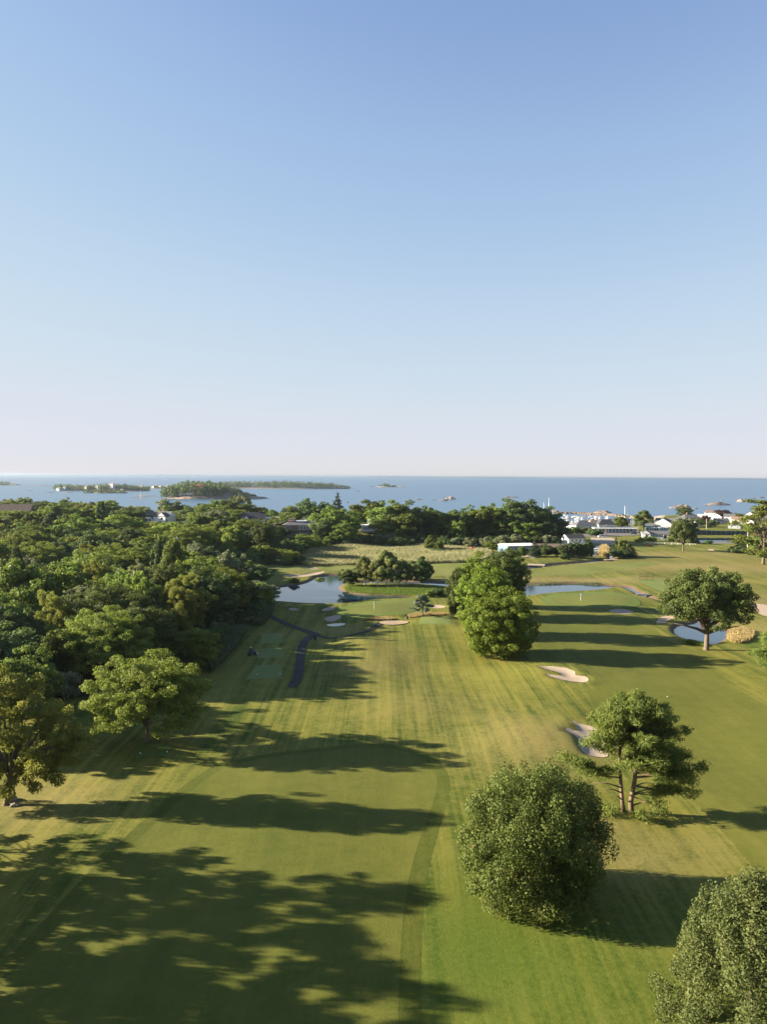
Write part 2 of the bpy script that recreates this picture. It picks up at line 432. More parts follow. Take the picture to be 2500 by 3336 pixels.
M_ROUGH = grass_mat('rough_grass', (0.038, 0.063, 0.005), (0.163, 0.153, 0.027), 0.92, 0.03, 1.0, True, 0.45, 1.5)
M_FAIR = grass_mat('fairway_grass', (0.068, 0.083, 0.0112), (0.130, 0.127, 0.0235), 0.34, 0.62, 0.75, False, 0.6)
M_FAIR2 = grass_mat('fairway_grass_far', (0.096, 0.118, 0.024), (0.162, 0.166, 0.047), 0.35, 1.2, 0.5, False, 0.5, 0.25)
M_GREEN = grass_mat('green_grass', (0.095, 0.113, 0.024), (0.130, 0.134, 0.036), 0.15, 0.9, 0.3, False, 0.5)
M_FRINGE = grass_mat('fringe_grass', (0.080, 0.120, 0.022), (0.130, 0.160, 0.040), 0.3, 0.9, 0.5, False, 0.5)
M_TEE = grass_mat('tee_grass', (0.112, 0.145, 0.040), (0.155, 0.182, 0.058), 0.5, 0.0, 0.4, False, 0.3, 0.45)
M_SAND = plain('bunker_sand', (0.33, 0.26, 0.195), 0.95, 0.10, 1.5, 0.1, bump=0.35, bscale=5)
M_SANDY = plain('sandy_earth', (0.36, 0.27, 0.18), 0.95, 0.16, 0.6, 0.1, bump=0.3)
M_ASPH = plain('asphalt', (0.027, 0.029, 0.029), 0.9, 0.25, 0.5, 0.2, bump=0.2, bscale=20)
M_ROAD = plain('road_asphalt', (0.13, 0.12, 0.115), 0.9, 0.12, 0.3, 0.2)
M_GRAVEL = plain('gravel', (0.32, 0.27, 0.21), 0.95, 0.15, 0.5, 0.1)

# ------------------------------------------------------------------ ground sheet
def attr_field(*gs): return np.clip(sum(gs), 0, 1)
dry = attr_field(gauss(1760, 2410, 0.42, 8, 12, 0.3), gauss(1650, 2470, 0.25, 12, 9), gauss(1280, 2140, 0.28, 9, 14), gauss(1110, 2050, 0.55, 9, 5), gauss(1180, 2185, 0.35, 9, 6), gauss(1990, 2830, 0.35, 9, 5), gauss(1960, 2705, 0.5, 3, 1.6), gauss(130, 2620, 0.5, 9, 9, 0.9), gauss(2080, 2760, 0.3, 14, 6),
                 gauss(2420, 1850, 0.7, 70, 26), gauss(2250, 1805, 0.5, 60, 12), gauss(1950, 1893, 0.75, 60, 9), gauss(2160, 1815, 0.4, 60, 10), gauss(1470, 1895, 0.7, 14, 5), gauss(2480, 1960, 0.5, 18, 26), gauss(2440, 2050, 0.5, 12, 12), gauss(1050, 1868, 0.25, 24, 6), gauss(1430, 2300, 0.15, 12, 18), gauss(1240, 2300, 0.15, 9, 14))
lush = attr_field(gauss(1620, 3060, 0.25, 7, 7), gauss(1740, 3200, 0.55, 18, 12), gauss(1500, 2880, 0.3, 4, 16), gauss(1330, 1930, 0.9, 14, 9), gauss(1230, 1922, 0.8, 10, 6), gauss(2440, 2092, 0.7, 5, 9), gauss(2090, 1895, 0.3, 8, 5), gauss(1440, 1930, 0.6, 8, 6), gauss(960, 1900, 0.5, 12, 4))  # wide bottom patch: greener rough, its colour also darkened to imitate lens vignetting
gm = bpy.data.meshes.new('ground')
ny, nx = MX.shape
gm.vertices.add(nx * ny); gm.vertices.foreach_set('co', np.stack([MX, MY, HZ], -1).astype(np.float32).ravel())
idx = np.arange(nx * ny).reshape(ny, nx)
q = np.concatenate([np.stack([idx[:-1, :-1], idx[:-1, 1:], idx[1:, 1:]], -1).reshape(-1, 3), np.stack([idx[:-1, :-1], idx[1:, 1:], idx[1:, :-1]], -1).reshape(-1, 3)]).astype(np.int32)
gm.loops.add(q.size); gm.loops.foreach_set('vertex_index', q.ravel())
gm.polygons.add(len(q)); gm.polygons.foreach_set('loop_start', np.arange(0, q.size, 3, dtype=np.int32))
gm.polygons.foreach_set('use_smooth', np.ones(len(q), bool))
gm.update(calc_edges=True)
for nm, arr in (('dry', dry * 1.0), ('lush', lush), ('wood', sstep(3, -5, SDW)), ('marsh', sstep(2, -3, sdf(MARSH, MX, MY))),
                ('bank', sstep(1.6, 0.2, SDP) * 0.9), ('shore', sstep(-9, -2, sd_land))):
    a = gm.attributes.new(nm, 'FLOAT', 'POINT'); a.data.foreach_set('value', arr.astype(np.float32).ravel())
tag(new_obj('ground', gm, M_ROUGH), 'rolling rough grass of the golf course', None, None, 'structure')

def sheet(name, P, material, label, dz=0.05, sp=1.5):
    P = np.asarray(P)
    lo, hi = P.min(0), P.max(0)
    xs = np.arange(lo[0] + sp / 2, hi[0], sp); ys = np.arange(lo[1] + sp / 2, hi[1], sp)
    X, Y = np.meshgrid(xs, ys)
    s = sdf(P, X, Y)
    inner = np.stack([X[s < -0.45 * sp], Y[s < -0.45 * sp]], -1)
    B = []
    for i in range(len(P)):
        a, b = P[i], P[(i + 1) % len(P)]
        k = max(1, int(np.ceil(np.linalg.norm(b - a) / sp)))
        for j in range(k): B.append(a + (b - a) * j / k)
    pts = [Vector((float(p[0]), float(p[1]))) for p in B] + [Vector((float(p[0]), float(p[1]))) for p in inner]
    nb = len(B)
    v, e, f, *_ = delaunay_2d_cdt(pts, [(i, (i + 1) % nb) for i in range(nb)], [list(range(nb))], 1, 1e-4)
    m = bpy.data.meshes.new(name)
    m.from_pydata([(p.x, p.y, hz(p.x, p.y) + dz) for p in v], [], [tuple(x) for x in f]); m.update()
    bm = bmesh.new(); bm.from_mesh(m)
    for fc in bm.faces:
        if fc.normal.z < 0: fc.normal_flip()
        fc.smooth = True
    bm.to_mesh(m); bm.free()
    return tag(new_obj(name, m, material), label, None, None, 'structure')

M_COLLAR = grass_mat('collar_grass', (0.050, 0.068, 0.007), (0.108, 0.110, 0.018), 0.4, 0.2, 1.0, False, 0.4)
def grow(P, d):
    P = np.asarray(P); n = len(P)
    area = 0.5 * np.sum(P[:, 0] * np.roll(P[:, 1], -1) - np.roll(P[:, 0], -1) * P[:, 1])
    T = np.roll(P, -1, 0) - np.roll(P, 1, 0); T /= np.linalg.norm(T, axis=1)[:, None] + 1e-9
    return P + np.stack([T[:, 1], -T[:, 0]], -1) * d * np.sign(area)
sheet('fairway_collar', grow(smooth_poly(poly(FAIR[0][1]), 5), 1.7), M_COLLAR, 'darker mown collar around the near fairway', 0.008, 1.0)
for k, (lab, pts) in enumerate(FAIR):
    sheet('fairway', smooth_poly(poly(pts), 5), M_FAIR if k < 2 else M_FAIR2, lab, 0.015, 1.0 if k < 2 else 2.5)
for lab, pts in FRINGE: sheet('green_apron', smooth_poly(poly(pts), 5), M_FRINGE, lab, 0.06, 1.5)
for lab, pts in GREENS: sheet('putting_green', smooth_poly(poly(pts), 5), M_GREEN, lab, 0.085, 1.5)
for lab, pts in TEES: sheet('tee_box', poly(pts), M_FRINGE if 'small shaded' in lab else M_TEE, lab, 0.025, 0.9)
for lab, pts in BUNKERS: sheet('bunker', smooth_poly(poly(pts), 4), M_SAND, lab, 0.07, 0.8)
def strip(pts, w, world=False, sub=5):
    C = smooth_poly(np.array(pts, float) if world else poly(pts), sub, False)
    T = np.gradient(C, axis=0); T /= np.linalg.norm(T, axis=1)[:, None]
    N = np.stack([-T[:, 1], T[:, 0]], -1)
    ww = np.interp(np.linspace(0, 1, len(C)), np.linspace(0, 1, len(w)), w) if isinstance(w, (list, tuple)) else w
    ww = np.asarray(ww).reshape(-1, 1) if not np.isscalar(ww) else ww
    return np.vstack([C + N * ww / 2, (C - N * ww / 2)[::-1]])
sheet('cart_path', strip([(950,2246),(969,2216),(976,2172),(982,2129),(993,2100),(1012,2078),(1030,2068)], [1.8,1.85,1.9,1.9,2.0,2.3]), M_ASPH, 'dark asphalt cart path curving past the tees', 0.075, 0.9)
sheet('cart_path', strip([(1034,2069),(1000,2057),(965,2045),(918,2028),(880,2010)], [3.2,2.3,2.0,1.8]), M_ASPH, 'asphalt path branch running left into the trees', 0.10, 0.9)
sheet('cart_path', strip([(1020,2070),(1045,2073),(1075,2077),(1105,2078),(1150,2069),(1190,2059),(1220,2049),(1245,2036)], [2.4,1.6,1.3,1.2,1.4,1.8]), M_ASPH, 'thin dark path winding right towards the bare pad', 0.125, 0.9)
sheet('path_end', smooth_poly(poly([(1236,2038),(1262,2028),(1315,2026),(1331,2033),(1300,2040),(1262,2043)]), 4), M_SANDY, 'bare brown pad where the path ends', 0.15, 1.0)
sheet('sand_path', smooth_poly(poly([(2140,2034),(2150,2018),(2165,2011),(2190,2008),(2230,2011),(2188,2021),(2170,2032)]), 4), M_SANDY, 'curved sandy path beside the small pond', 0.07, 1.0)
sheet('sand_path', smooth_poly(poly([(2440,1972),(2500,1976),(2600,1985),(2600,2015),(2500,2010),(2470,1996)]), 4), M_SAND, 'sandy track at the right beyond the oak', 0.07, 1.2)
sheet('road', poly([(1895,1741),(1940,1735),(2070,1733),(2118,1735),(2108,1743),(2040,1747),(1960,1752),(1900,1753)]), M_ROAD, 'grey road in front of the yacht club', 0.06, 5)
sheet('parking_lot', poly([(1925,1756),(1990,1754),(2032,1769),(1992,1777),(1930,1771)]), M_GRAVEL, 'pale gravel lot left of the lawn', 0.06, 5)
sheet('parking_lot', poly([(1918,1778),(1958,1778),(1968,1800),(1935,1816),(1915,1812)]), M_ROAD, 'small asphalt lot with parked cars behind the hedge', 0.06, 4)
sheet('parking_lot', poly([(2150,1757),(2290,1764),(2400,1768),(2400,1774),(2290,1771),(2160,1764)]), M_ROAD, 'strip of asphalt in front of the tennis screens', 0.06, 5)
sheet('parking_lot', poly([(1680,1802),(1735,1806),(1760,1814),(1740,1822),(1700,1816)]), M_GRAVEL, 'gravel apron in front of the blue shed', 0.06, 4)
sheet('tennis_court', poly([(2228,1752),(2445,1757),(2460,1768),(2236,1766)]), plain('court_surface', (0.06, 0.10, 0.13), 0.8, 0.1), 'dark tennis court surface between the screens', 0.06, 6)

# ------------------------------------------------------------------ water
def water_mat(name, col, rough, bumps, spec=0.5):
    t = NT(name)
    h = None
    for sc, stt, wgt in bumps:
        n = t.math('MULTIPLY', t.noise(t.pos(stt), sc, 3.0, 0.6), wgt)
        h = n if h is None else t.math('ADD', h, n)
    p = t.principled(col, rough, t.bump(h, 1.0, 1.0) if h is not None else None, spec)
    p.inputs['IOR'].default_value = 1.333
    return t.m
M_POND = water_mat('pond_water', (0.014, 0.034, 0.060), 0.03, [(1.6, (1, 1, 1), 0.006), (0.25, (1, 1, 1), 0.01)])
M_SEA = water_mat('sea_water', (0.056, 0.116, 0.188), 0.30, [(0.45, (0.5, 1, 1), 0.22), (0.06, (0.35, 1, 1), 1.1), (0.008, (0.3, 1, 1), 2.2)], 0.5)
def flat_sheet(name, P, z, material, label):
    m = bpy.data.meshes.new(name)
    m.from_pydata([(float(a), float(b), z) for a, b in P], [], [tuple(range(len(P)))]); m.update()
    if m.polygons[0].normal.z < 0: m.flip_normals()
    return tag(new_obj(name, m, material), label, None, None, 'structure')
def grow(P, d):
    P = np.asarray(P); n = len(P)
    area = 0.5 * np.sum(P[:, 0] * np.roll(P[:, 1], -1) - np.roll(P[:, 0], -1) * P[:, 1])
    T = np.roll(P, -1, 0) - np.roll(P, 1, 0); T /= np.linalg.norm(T, axis=1)[:, None] + 1e-9
    return P + np.stack([T[:, 1], -T[:, 0]], -1) * d * np.sign(area)
lo, hi = POND_L.min(0) - 6, POND_L.max(0) + 6
flat_sheet('pond_water', [(lo[0], lo[1]), (hi[0], lo[1]), (hi[0], hi[1]), (lo[0], hi[1])], POND_Z, M_POND, 'still pond and winding creek reflecting the sky')
flat_sheet('channel_water', grow(CHANNEL, 1.5), POND_Z + 0.004, M_POND, 'narrow bright channel running between the reeds')
flat_sheet('ditch_water', grow(DITCH, 1.2), POND_Z + 0.002, M_POND, 'dark water in the ditch by the far fairway')
flat_sheet('sea', [(-30000, 560), (30000, 560), (30000, 26000), (-30000, 26000)], SEA_Z, M_SEA, 'calm blue sea reaching to the horizon')

# ------------------------------------------------------------------ trees
M_BARK = plain('bark_grey', (0.12, 0.095, 0.072), 0.95, 0.3, 2.5, 0.1, bump=0.6, bscale=7)
M_BARKP = plain('bark_pine', (0.155, 0.108, 0.078), 0.95, 0.3, 2.0, 0.1, bump=0.6, bscale=6)
M_BIRCH = plain('bark_birch', (0.52, 0.48, 0.42), 0.9, 0.35, 1.6, 0.1)
M_PALEB = plain('bark_pale', (0.33, 0.28, 0.22), 0.9, 0.3, 2.0, 0.1)
M_DEADB = plain('bark_dead', (0.38, 0.31, 0.24), 0.9, 0.25, 2.0, 0.1)
LM = {
 'pear': leaf_mat('leaf_pear', (0.033, 0.056, 0.012), (0.100, 0.117, 0.027), 0.28, (0.26, 0.16, 0.05)),
 'maple': leaf_mat('leaf_maple', (0.048, 0.084, 0.011), (0.135, 0.180, 0.022), 0.35, (0.22, 0.24, 0.02)),
 'maple_dark': leaf_mat('leaf_maple_dark', (0.034, 0.058, 0.014), (0.085, 0.112, 0.028), 0.3),
 'oak': leaf_mat('leaf_oak', (0.034, 0.056, 0.014), (0.095, 0.120, 0.032), 0.3),
 'locust': leaf_mat('leaf_locust', (0.060, 0.092, 0.016), (0.165, 0.200, 0.040), 0.38, (0.26, 0.24, 0.05)),
 'open': leaf_mat('leaf_open', (0.078, 0.100, 0.020), (0.205, 0.215, 0.050), 0.42, (0.26, 0.24, 0.06)),
 'pine': leaf_mat('needle_pine', (0.055, 0.098, 0.024), (0.175, 0.215, 0.050), 0.34),
 'spruce': leaf_mat('needle_spruce', (0.022, 0.040, 0.022), (0.055, 0.080, 0.036), 0.15),
 'cedar': leaf_mat('needle_cedar', (0.050, 0.072, 0.050), (0.125, 0.150, 0.095), 0.2),
 'birch': leaf_mat('leaf_birch', (0.085, 0.112, 0.040), (0.205, 0.225, 0.085), 0.38, (0.28, 0.22, 0.06)),
 'wood_a': leaf_mat('leaf_wood_green', (0.0421, 0.0772, 0.0152), (0.1381, 0.1755, 0.0351), 0.33, None, 0.25),
 'wood_b': leaf_mat('leaf_wood_yellow', (0.0608, 0.0959, 0.0164), (0.1755, 0.2106, 0.0398), 0.36, None, 0.25),
 'wood_c': leaf_mat('leaf_wood_dark', (0.0304, 0.0585, 0.0211), (0.0877, 0.1228, 0.0398), 0.3, None, 0.22),
 'wood_d': leaf_mat('leaf_wood_silver', (0.0760, 0.0994, 0.0526), (0.1755, 0.1930, 0.1053), 0.3, None, 0.18),
 'beech': leaf_mat('leaf_copper_beech', (0.030, 0.016, 0.018), (0.078, 0.036, 0.034), 0.3),
}

def leaf_cloud(puffs, n, size, rng, aspect=0.6, tilt=0.7, up=0.0, cull=0.7, shell=(0.62, 1.06), centre=None, stretch=None):
    """n leaf quads spread over the shells of ellipsoid puffs (cx, cy, cz, rx, ry, rz); leaves buried in other puffs are dropped"""
    P = np.asarray(puffs, float)
    area = (P[:, 3] * P[:, 4] * P[:, 5]) ** (2 / 3)
    k = rng.choice(len(P), int(n), p=area / area.sum())
    u = rng.normal(size=(len(k), 3)); u /= np.linalg.norm(u, axis=1)[:, None]
    rad = shell[0] + (shell[1] - shell[0]) * rng.rand(len(k), 1) ** 0.6
    pos = P[k, :3] + u * P[k, 3:6] * rad
    keep = np.ones(len(k), bool)
    for j in range(len(P)):
        d = np.sum(((pos - P[j, :3]) / P[j, 3:6]) ** 2, 1)
        keep &= (d > cull * cull) | (k == j)
    pos, u, k = pos[keep], u[keep], k[keep]
    c = P[:, :3].mean(0) if centre is None else np.asarray(centre)
    out = pos - c; out /= np.linalg.norm(out, axis=1)[:, None] + 1e-9
    nrm = u * 0.75 + out * 0.35 + rng.normal(size=u.shape) * tilt
    nrm[:, 2] += up
    nrm /= np.linalg.norm(nrm, axis=1)[:, None] + 1e-9
    t = np.cross(nrm, rng.normal(size=nrm.shape)); t /= np.linalg.norm(t, axis=1)[:, None] + 1e-9
    b = np.cross(nrm, t)
    s = size * rng.uniform(0.6, 1.3, (len(pos), 1))
    V = np.stack([pos + t * s, pos + b * s * aspect + nrm * s * 0.15, pos - t * s, pos - b * s * aspect + nrm * s * 0.15], 1)
    pr = rng.rand(len(P))
    return V, np.clip(rng.rand(len(pos)) * 0.7 + pr[k] * 0.3, 0, 1)

def dome(rng, Rx, Rz, zc, n, rp, zmin=-0.5, jit=0.12, inner=0.25, Ry=None, flat=1.0):
    """puffs on an ellipsoid-shaped crown"""
    Ry = Ry or Rx
    out = []
    i = 0
    while len(out) < n:
        i += 1
        z = rng.uniform(zmin, 1.0); a = i * 2.39996 + rng.uniform(-0.4, 0.4)
        rr = math.sqrt(max(0, 1 - z * z))
        s = rng.uniform(1 - jit * 2.2, 1 + jit * 0.6) - 0.16
        if rng.rand() < inner: s *= rng.uniform(0.35, 0.75)
        r = rng.uniform(*rp)
        out.append((Rx * rr * math.cos(a) * s, Ry * rr * math.sin(a) * s, zc + Rz * z * s, r, r, r * flat * rng.uniform(0.75, 1.0)))
    return out

def limbs(mb, rng, base, fork, targets, r0, sides=7, bend=0.15, rt=0.35):
    """trunk from base to fork, limbs curving from the trunk to the targets"""
    b, f = Vector(base), Vector(fork)
    pts, rad = [], []
    for i in range(6):
        t = i / 5
        p = b.lerp(f, t) + Vector((math.sin(t * 3.0) * bend * 0.6, math.cos(t * 2.2) * bend * 0.4 - bend * 0.4, 0))
        pts.append(p); rad.append(r0 * (1.0 - 0.45 * t) * (1.35 if i == 0 else 1.0))
    pts.insert(1, pts[0].lerp(pts[1], 0.25)); rad.insert(1, r0 * 1.05)
    mb.tube(pts, rad, sides + 2)
    for tg in targets:
        tg = Vector(tg)
        s = rng.uniform(0.55, 1.0)
        st = pts[min(len(pts) - 1, int(s * (len(pts) - 1)))]
        mid = st.lerp(tg, 0.5) + Vector((rng.uniform(-1, 1), rng.uniform(-1, 1), rng.uniform(0.2, 1.4))) * (tg - st).length * 0.10
        q1 = st.lerp(mid, 0.5) + Vector((0, 0, 0.03)) * (tg - st).length
        r = r0 * rt * rng.uniform(0.7, 1.1)
        mb.tube([st, q1, mid, mid.lerp(tg, 0.55), tg], [r, r * 0.8, r * 0.6, r * 0.38, r * 0.15], max(4, sides - 2))
    return mb

PROTO = {}
def tree_proto(key, leaf, bark, puffs, n, size, base=(0, 0, 0), fork=None, r0=0.25, nlimb=10, seed=1, extra=None, **kw):
    rng = np.random.RandomState(seed)
    P = np.asarray(puffs)
    V, rnd = leaf_cloud(puffs, n, size, rng, **kw)
    cm = quads_mesh('crown_' + key, V, LM[leaf], rnd)
    zc = P[:, 2].mean()
    if fork is None: fork = (P[:, 0].mean() * 0.4, P[:, 1].mean() * 0.4, zc)
    sel = rng.choice(len(P), min(nlimb, len(P)), replace=False)
    mb = limbs(MB(), rng, base, fork, [tuple(P[i, :3]) for i in sel], r0)
    if extra: extra(mb, rng)
    tm = mb.mesh('trunk_' + key, bark, True)
    PROTO[key] = (tm, cm)
    return tm, cm

def plant_tree(name, key, label, loc, rz=0.0, scale=1.0, group=None, cat='tree', sink=0.15):
    tm, cm = PROTO[key]
    sc = (scale, scale, scale) if np.isscalar(scale) else scale
    t = thing(name, label, cat, (loc[0], loc[1], loc[2] - sink), rz, group, sc)
    new_obj('trunk', tm, None, t); new_obj('crown', cm, None, t)
    return t

rng = np.random.RandomState(11)
# --- the large single trees of the foreground
def hero_trees():
    g = np.random.RandomState(21)
    # dense round tree at bottom centre
    pf = [(a, b, c, d * .8, e * .8, f * 1.35) for a, b, c, d, e, f in dome(g, 7.5, 7.0, 6.9, 340, (0.6, 1.2), -0.93, 0.08, 0.2)] + dome(g, 4.5, 4.6, 6.5, 26, (1.5, 2.2), -0.9, 0.1, 0.6) + [(a, b, max(c, 0.9), d, e, f) for a, b, c, d, e, f in dome(g, 7.0, 2.6, 2.8, 70, (0.7, 1.2), -0.8, 0.1, 0.1)]
    tree_proto('round', 'pear', M_BARK, pf, 125000, 0.125, fork=(0, 0, 6.5), r0=0.26, nlimb=30, seed=4, aspect=0.55, tilt=0.85, cull=0.55, shell=(0.35, 1.15))
    p = at(1738, 2935)
    plant_tree('round_tree', 'round', 'dense round dark-green tree at bottom centre with foliage down to the grass', p, 0.6, (1.02, 1.02, 0.98))
    # looser upright tree at bottom right, cut by the frame
    pf = []
    for i in range(240):
        z = g.uniform(0.3, 13.6); rr = np.interp(z, [0, 2.5, 6, 10, 13.6], [5.6, 6.9, 5.8, 3.4, 0.9]) * g.uniform(0.35, 1.08) ** 0.5; a = g.uniform(0, 6.283)
        r = g.uniform(0.4, 0.95); pf.append((rr * math.cos(a), rr * math.sin(a), z + g.uniform(-0.3, 0.9), r, r, r * g.uniform(1.3, 2.1)))
    LM['upright'] = leaf_mat('leaf_upright', (0.050, 0.076, 0.024), (0.130, 0.155, 0.050), 0.34, (0.24, 0.22, 0.08))
    tree_proto('upright', 'upright', M_BARK, pf, 100000, 0.11, fork=(0, 0, 10), r0=0.2, nlimb=12, seed=5, aspect=0.55, tilt=0.9, cull=0.55, shell=(0.4, 1.15))
    x, y = atz(2440, 3440); plant_tree('upright_tree', 'upright', 'loose olive-green tree cut off by the lower right corner', ground(x, y), 0.3, (1.0, 1.0, 0.87))
    # spreading umbrella-shaped tree on the left
    pf = dome(g, 9.0, 6.8, 7.2, 330, (0.5, 1.15), -0.62, 0.16, 0.25, flat=0.6) + dome(g, 5.5, 4.0, 7.5, 24, (1.3, 2.0), -0.2, 0.1, 0.5, flat=0.6)
    pf += dome(g, 9.0, 2.4, 4.4, 90, (0.5, 1.0), -0.7, 0.08, 0.05, flat=0.6)
    pf = [p for p in pf if not (p[2] < 4.6 and (math.hypot(p[0], p[1]) < 4.6 or (p[1] < 0 and abs(p[0]) < 2.4)))]
    tree_proto('umbrella', 'locust', M_BARK, pf, 80000, 0.165, fork=(0, 0, 5.6), r0=0.30, nlimb=26, seed=6, aspect=0.45, tilt=0.65, up=0.1, cull=0.6, shell=(0.45, 1.12))
    plant_tree('umbrella_tree', 'umbrella', 'umbrella-shaped bright yellow-green tree standing alone on the left', at(478, 2420), 0.0, (1.06, 1.06, 1.03))
    # leaning open tree at the left edge
    pf = []
    ends = [(-6, 1, 12), (-4, -2, 15), (-2.0, 1, 16), (0.5, -1, 15.0), (2.5, 1, 14.4), (5, -1.0, 12.6), (7.0, 0.5, 11.6), (8.8, -1, 9.6), (10.4, 0, 8.6), (9, 1.5, 7.4), (6, -2, 7), (4, 2, 6.0), (-7, 0, 8.5), (-5, -2, 6.2), (2, -3, 9), (-1, 3, 11), (3, -1, 11), (-3, 0, 9.4), (7.5, 0, 6.2), (11.3, 0.3, 7.6), (5.4, 1, 9.6), (0, -2.4, 12.8), (-8.4, 1, 11), (1.2, 2, 7.0), (3.0, -1, 4.2), (5.6, 0, 4.2), (-3.4, -1, 4.4), (1.0, -2.6, 3.6), (-6.0, -1, 4.2)]
    for ex, ey, ez in ends:
        for _ in range(9):
            r = g.uniform(0.55, 1.1); pf.append((ex + g.normal() * 1.15, ey + g.normal() * 1.2, ez + g.normal() * 0.8, r, r, r * 0.75))
    def lean(mb, rr):
        for (ex, ey, ez) in ends[::2]:
            st = Vector((0.8 * (1 if ex > 0 else 0.3), 0, 4.2)); tg = Vector((ex, ey, ez))
            mid = st.lerp(tg, 0.5) + Vector((0.5, 0.2, 0.7))
            mb.tube([st, st.lerp(mid, 0.5) + Vector((0, 0, 0.2)), mid, tg], [0.26, 0.20, 0.13, 0.03], 6)
    tree_proto('leaning', 'open', M_BARK, pf, 60000, 0.165, fork=(0.9, 0, 5.0), r0=0.40, nlimb=16, seed=7, aspect=0.5, tilt=0.8, up=0.05, cull=0.5, shell=(0.35, 1.15), extra=lean)
    plant_tree('leaning_tree', 'leaning', 'open yellowish tree with pale leaning branches at the left edge', at(18, 2622), 0.0, (0.84, 0.9, 1.0))
    # big oak on the right
    pf = dome(g, 11.2, 8.7, 11.6, 300, (0.8, 1.6), -0.66, 0.16, 0.2, flat=0.75) + dome(g, 6.5, 5.0, 12.0, 26, (1.8, 2.6), -0.3, 0.1, 0.5, flat=0.8)
    pf = [p for p in pf if not (p[2] < 5.5 and math.hypot(p[0], p[1]) < 4.2)]
    def oaklimb(mb, rr):
        for (ex, ey, ez) in [(7.5, -1, 6.0), (-8, -1, 6.5), (4, -3, 9), (-4, -3, 10), (1, -2, 12), (6, 1, 10), (-6, 2, 11)]:
            mb.tube([(0, 0, 4.0), (ex * 0.3, ey * 0.3, 4.0 + (ez - 4) * 0.45), (ex * 0.65, ey * 0.65, 4 + (ez - 4) * 0.75), (ex, ey, ez)], [0.42, 0.33, 0.2, 0.05], 7)
    tree_proto('oak', 'oak', M_BARK, pf, 75000, 0.235, fork=(0, 0, 7.5), r0=0.62, nlimb=22, seed=8, aspect=0.55, tilt=0.7, up=0.1, cull=0.6, shell=(0.4, 1.18), extra=oaklimb)
    plant_tree('oak_tree', 'oak', 'broad dark oak with a thick trunk beside the small pond on the right', at(2303, 2117), 0.0)
    # maples in the central row
    for key, leaf, sd in (('maple_a', 'maple', 31), ('maple_b', 'maple', 32), ('maple_dark', 'maple_dark', 33)):
        gg = np.random.RandomState(sd)
        pf = dome(gg, 8.3, 7.7, 7.9, 330, (0.6, 1.2), -0.98, 0.14, 0.2, flat=0.8) + dome(gg, 6.6, 2.5, 3.0, 40, (0.9, 1.5), -0.8, 0.1, 0.1) + dome(gg, 4.6, 4.6, 7.2, 24, (1.6, 2.3), -0.8, 0.1, 0.5)
        tree_proto(key, leaf, M_BARK, pf, 60000, 0.21, fork=(0, 0, 7), r0=0.42, nlimb=16, seed=sd, aspect=0.6, tilt=0.6, up=0.1, cull=0.6, shell=(0.4, 1.15))
    for key, px, py, s, rz, lab in (
        ('maple_a', 1628, 2138, (1.14, 1.1, 1.03), 0.3, 'nearest and largest maple of the central row, bright green'),
        ('maple_b', 1583, 2066, (1.02, 1.0, 1.14), 1.7, 'bright green maple second from the front of the central row'),
        ('maple_a', 1570, 2012, (0.90, 0.9, 1.22), 2.9, 'third maple back in the central row, half hidden'),
        ('maple_dark', 1650, 1977, (0.90, 0.9, 1.22), 0.9, 'tall dark maple at the far right end of the central row'),
        ('maple_dark', 1502, 2012, (0.58, 0.6, 0.98), 2.2, 'slim dark maple on the left flank of the central row')):
        plant_tree('maple_tree', key, lab, at(px, py), rz, s, 'maples in the central row')
    # twin-trunk pine
    def needle(tips, n, size, sd):
        return leaf_cloud(tips, n, size, np.random.RandomState(sd), aspect=0.16, tilt=0.9, up=0.15, cull=0.4, shell=(0.2, 1.32))
    tips, mb = [], MB()
    tr1 = [(0.25, 0, 0), (0.15, 0, 1.5), (0.55, 0, 4), (0.75, 0, 7), (0.9, 0.1, 10), (1.1, 0, 13.2)]
    tr2 = [(-0.55, 0.4, 0), (-0.75, 0.4, 1.5), (-1.0, 0.4, 4.2), (-1.15, 0.4, 7.2), (-0.6, 0.4, 10.0), (0.0, 0.3, 12.2)]
    mb.tube(tr1, [0.36, 0.28, 0.24, 0.19, 0.13, 0.05], 10); mb.tube(tr2, [0.31, 0.24, 0.20, 0.16, 0.11, 0.04], 10)
    def bough(tr, z, ex, ey, ez, w=1.0, n=5, start=0.45):
        zs = [p[2] for p in tr]
        st = Vector((np.interp(z, zs, [p[0] for p in tr]), np.interp(z, zs, [p[1] for p in tr]), z)); tg = Vector((ex, ey, ez))
        mid = st.lerp(tg, 0.55) + Vector((0, 0, -0.25))
        mb.tube([st, st.lerp(mid, 0.5), mid, tg], [0.13 * w, 0.10 * w, 0.07 * w, 0.025], 6)
        for i in range(n):
            t = start + (1 - start) * (i + 0.6) / n
            c = (mid.lerp(tg, (t - 0.55) / 0.45) if t > 0.55 else st.lerp(mid, t / 0.55))
            for _ in range(3):
                r = g.uniform(0.55, 1.0) * w; tips.append((c.x + g.normal() * 0.5, c.y + g.normal() * 0.65, c.z + 0.22 + g.normal() * 0.15, r, r, r * 0.42))
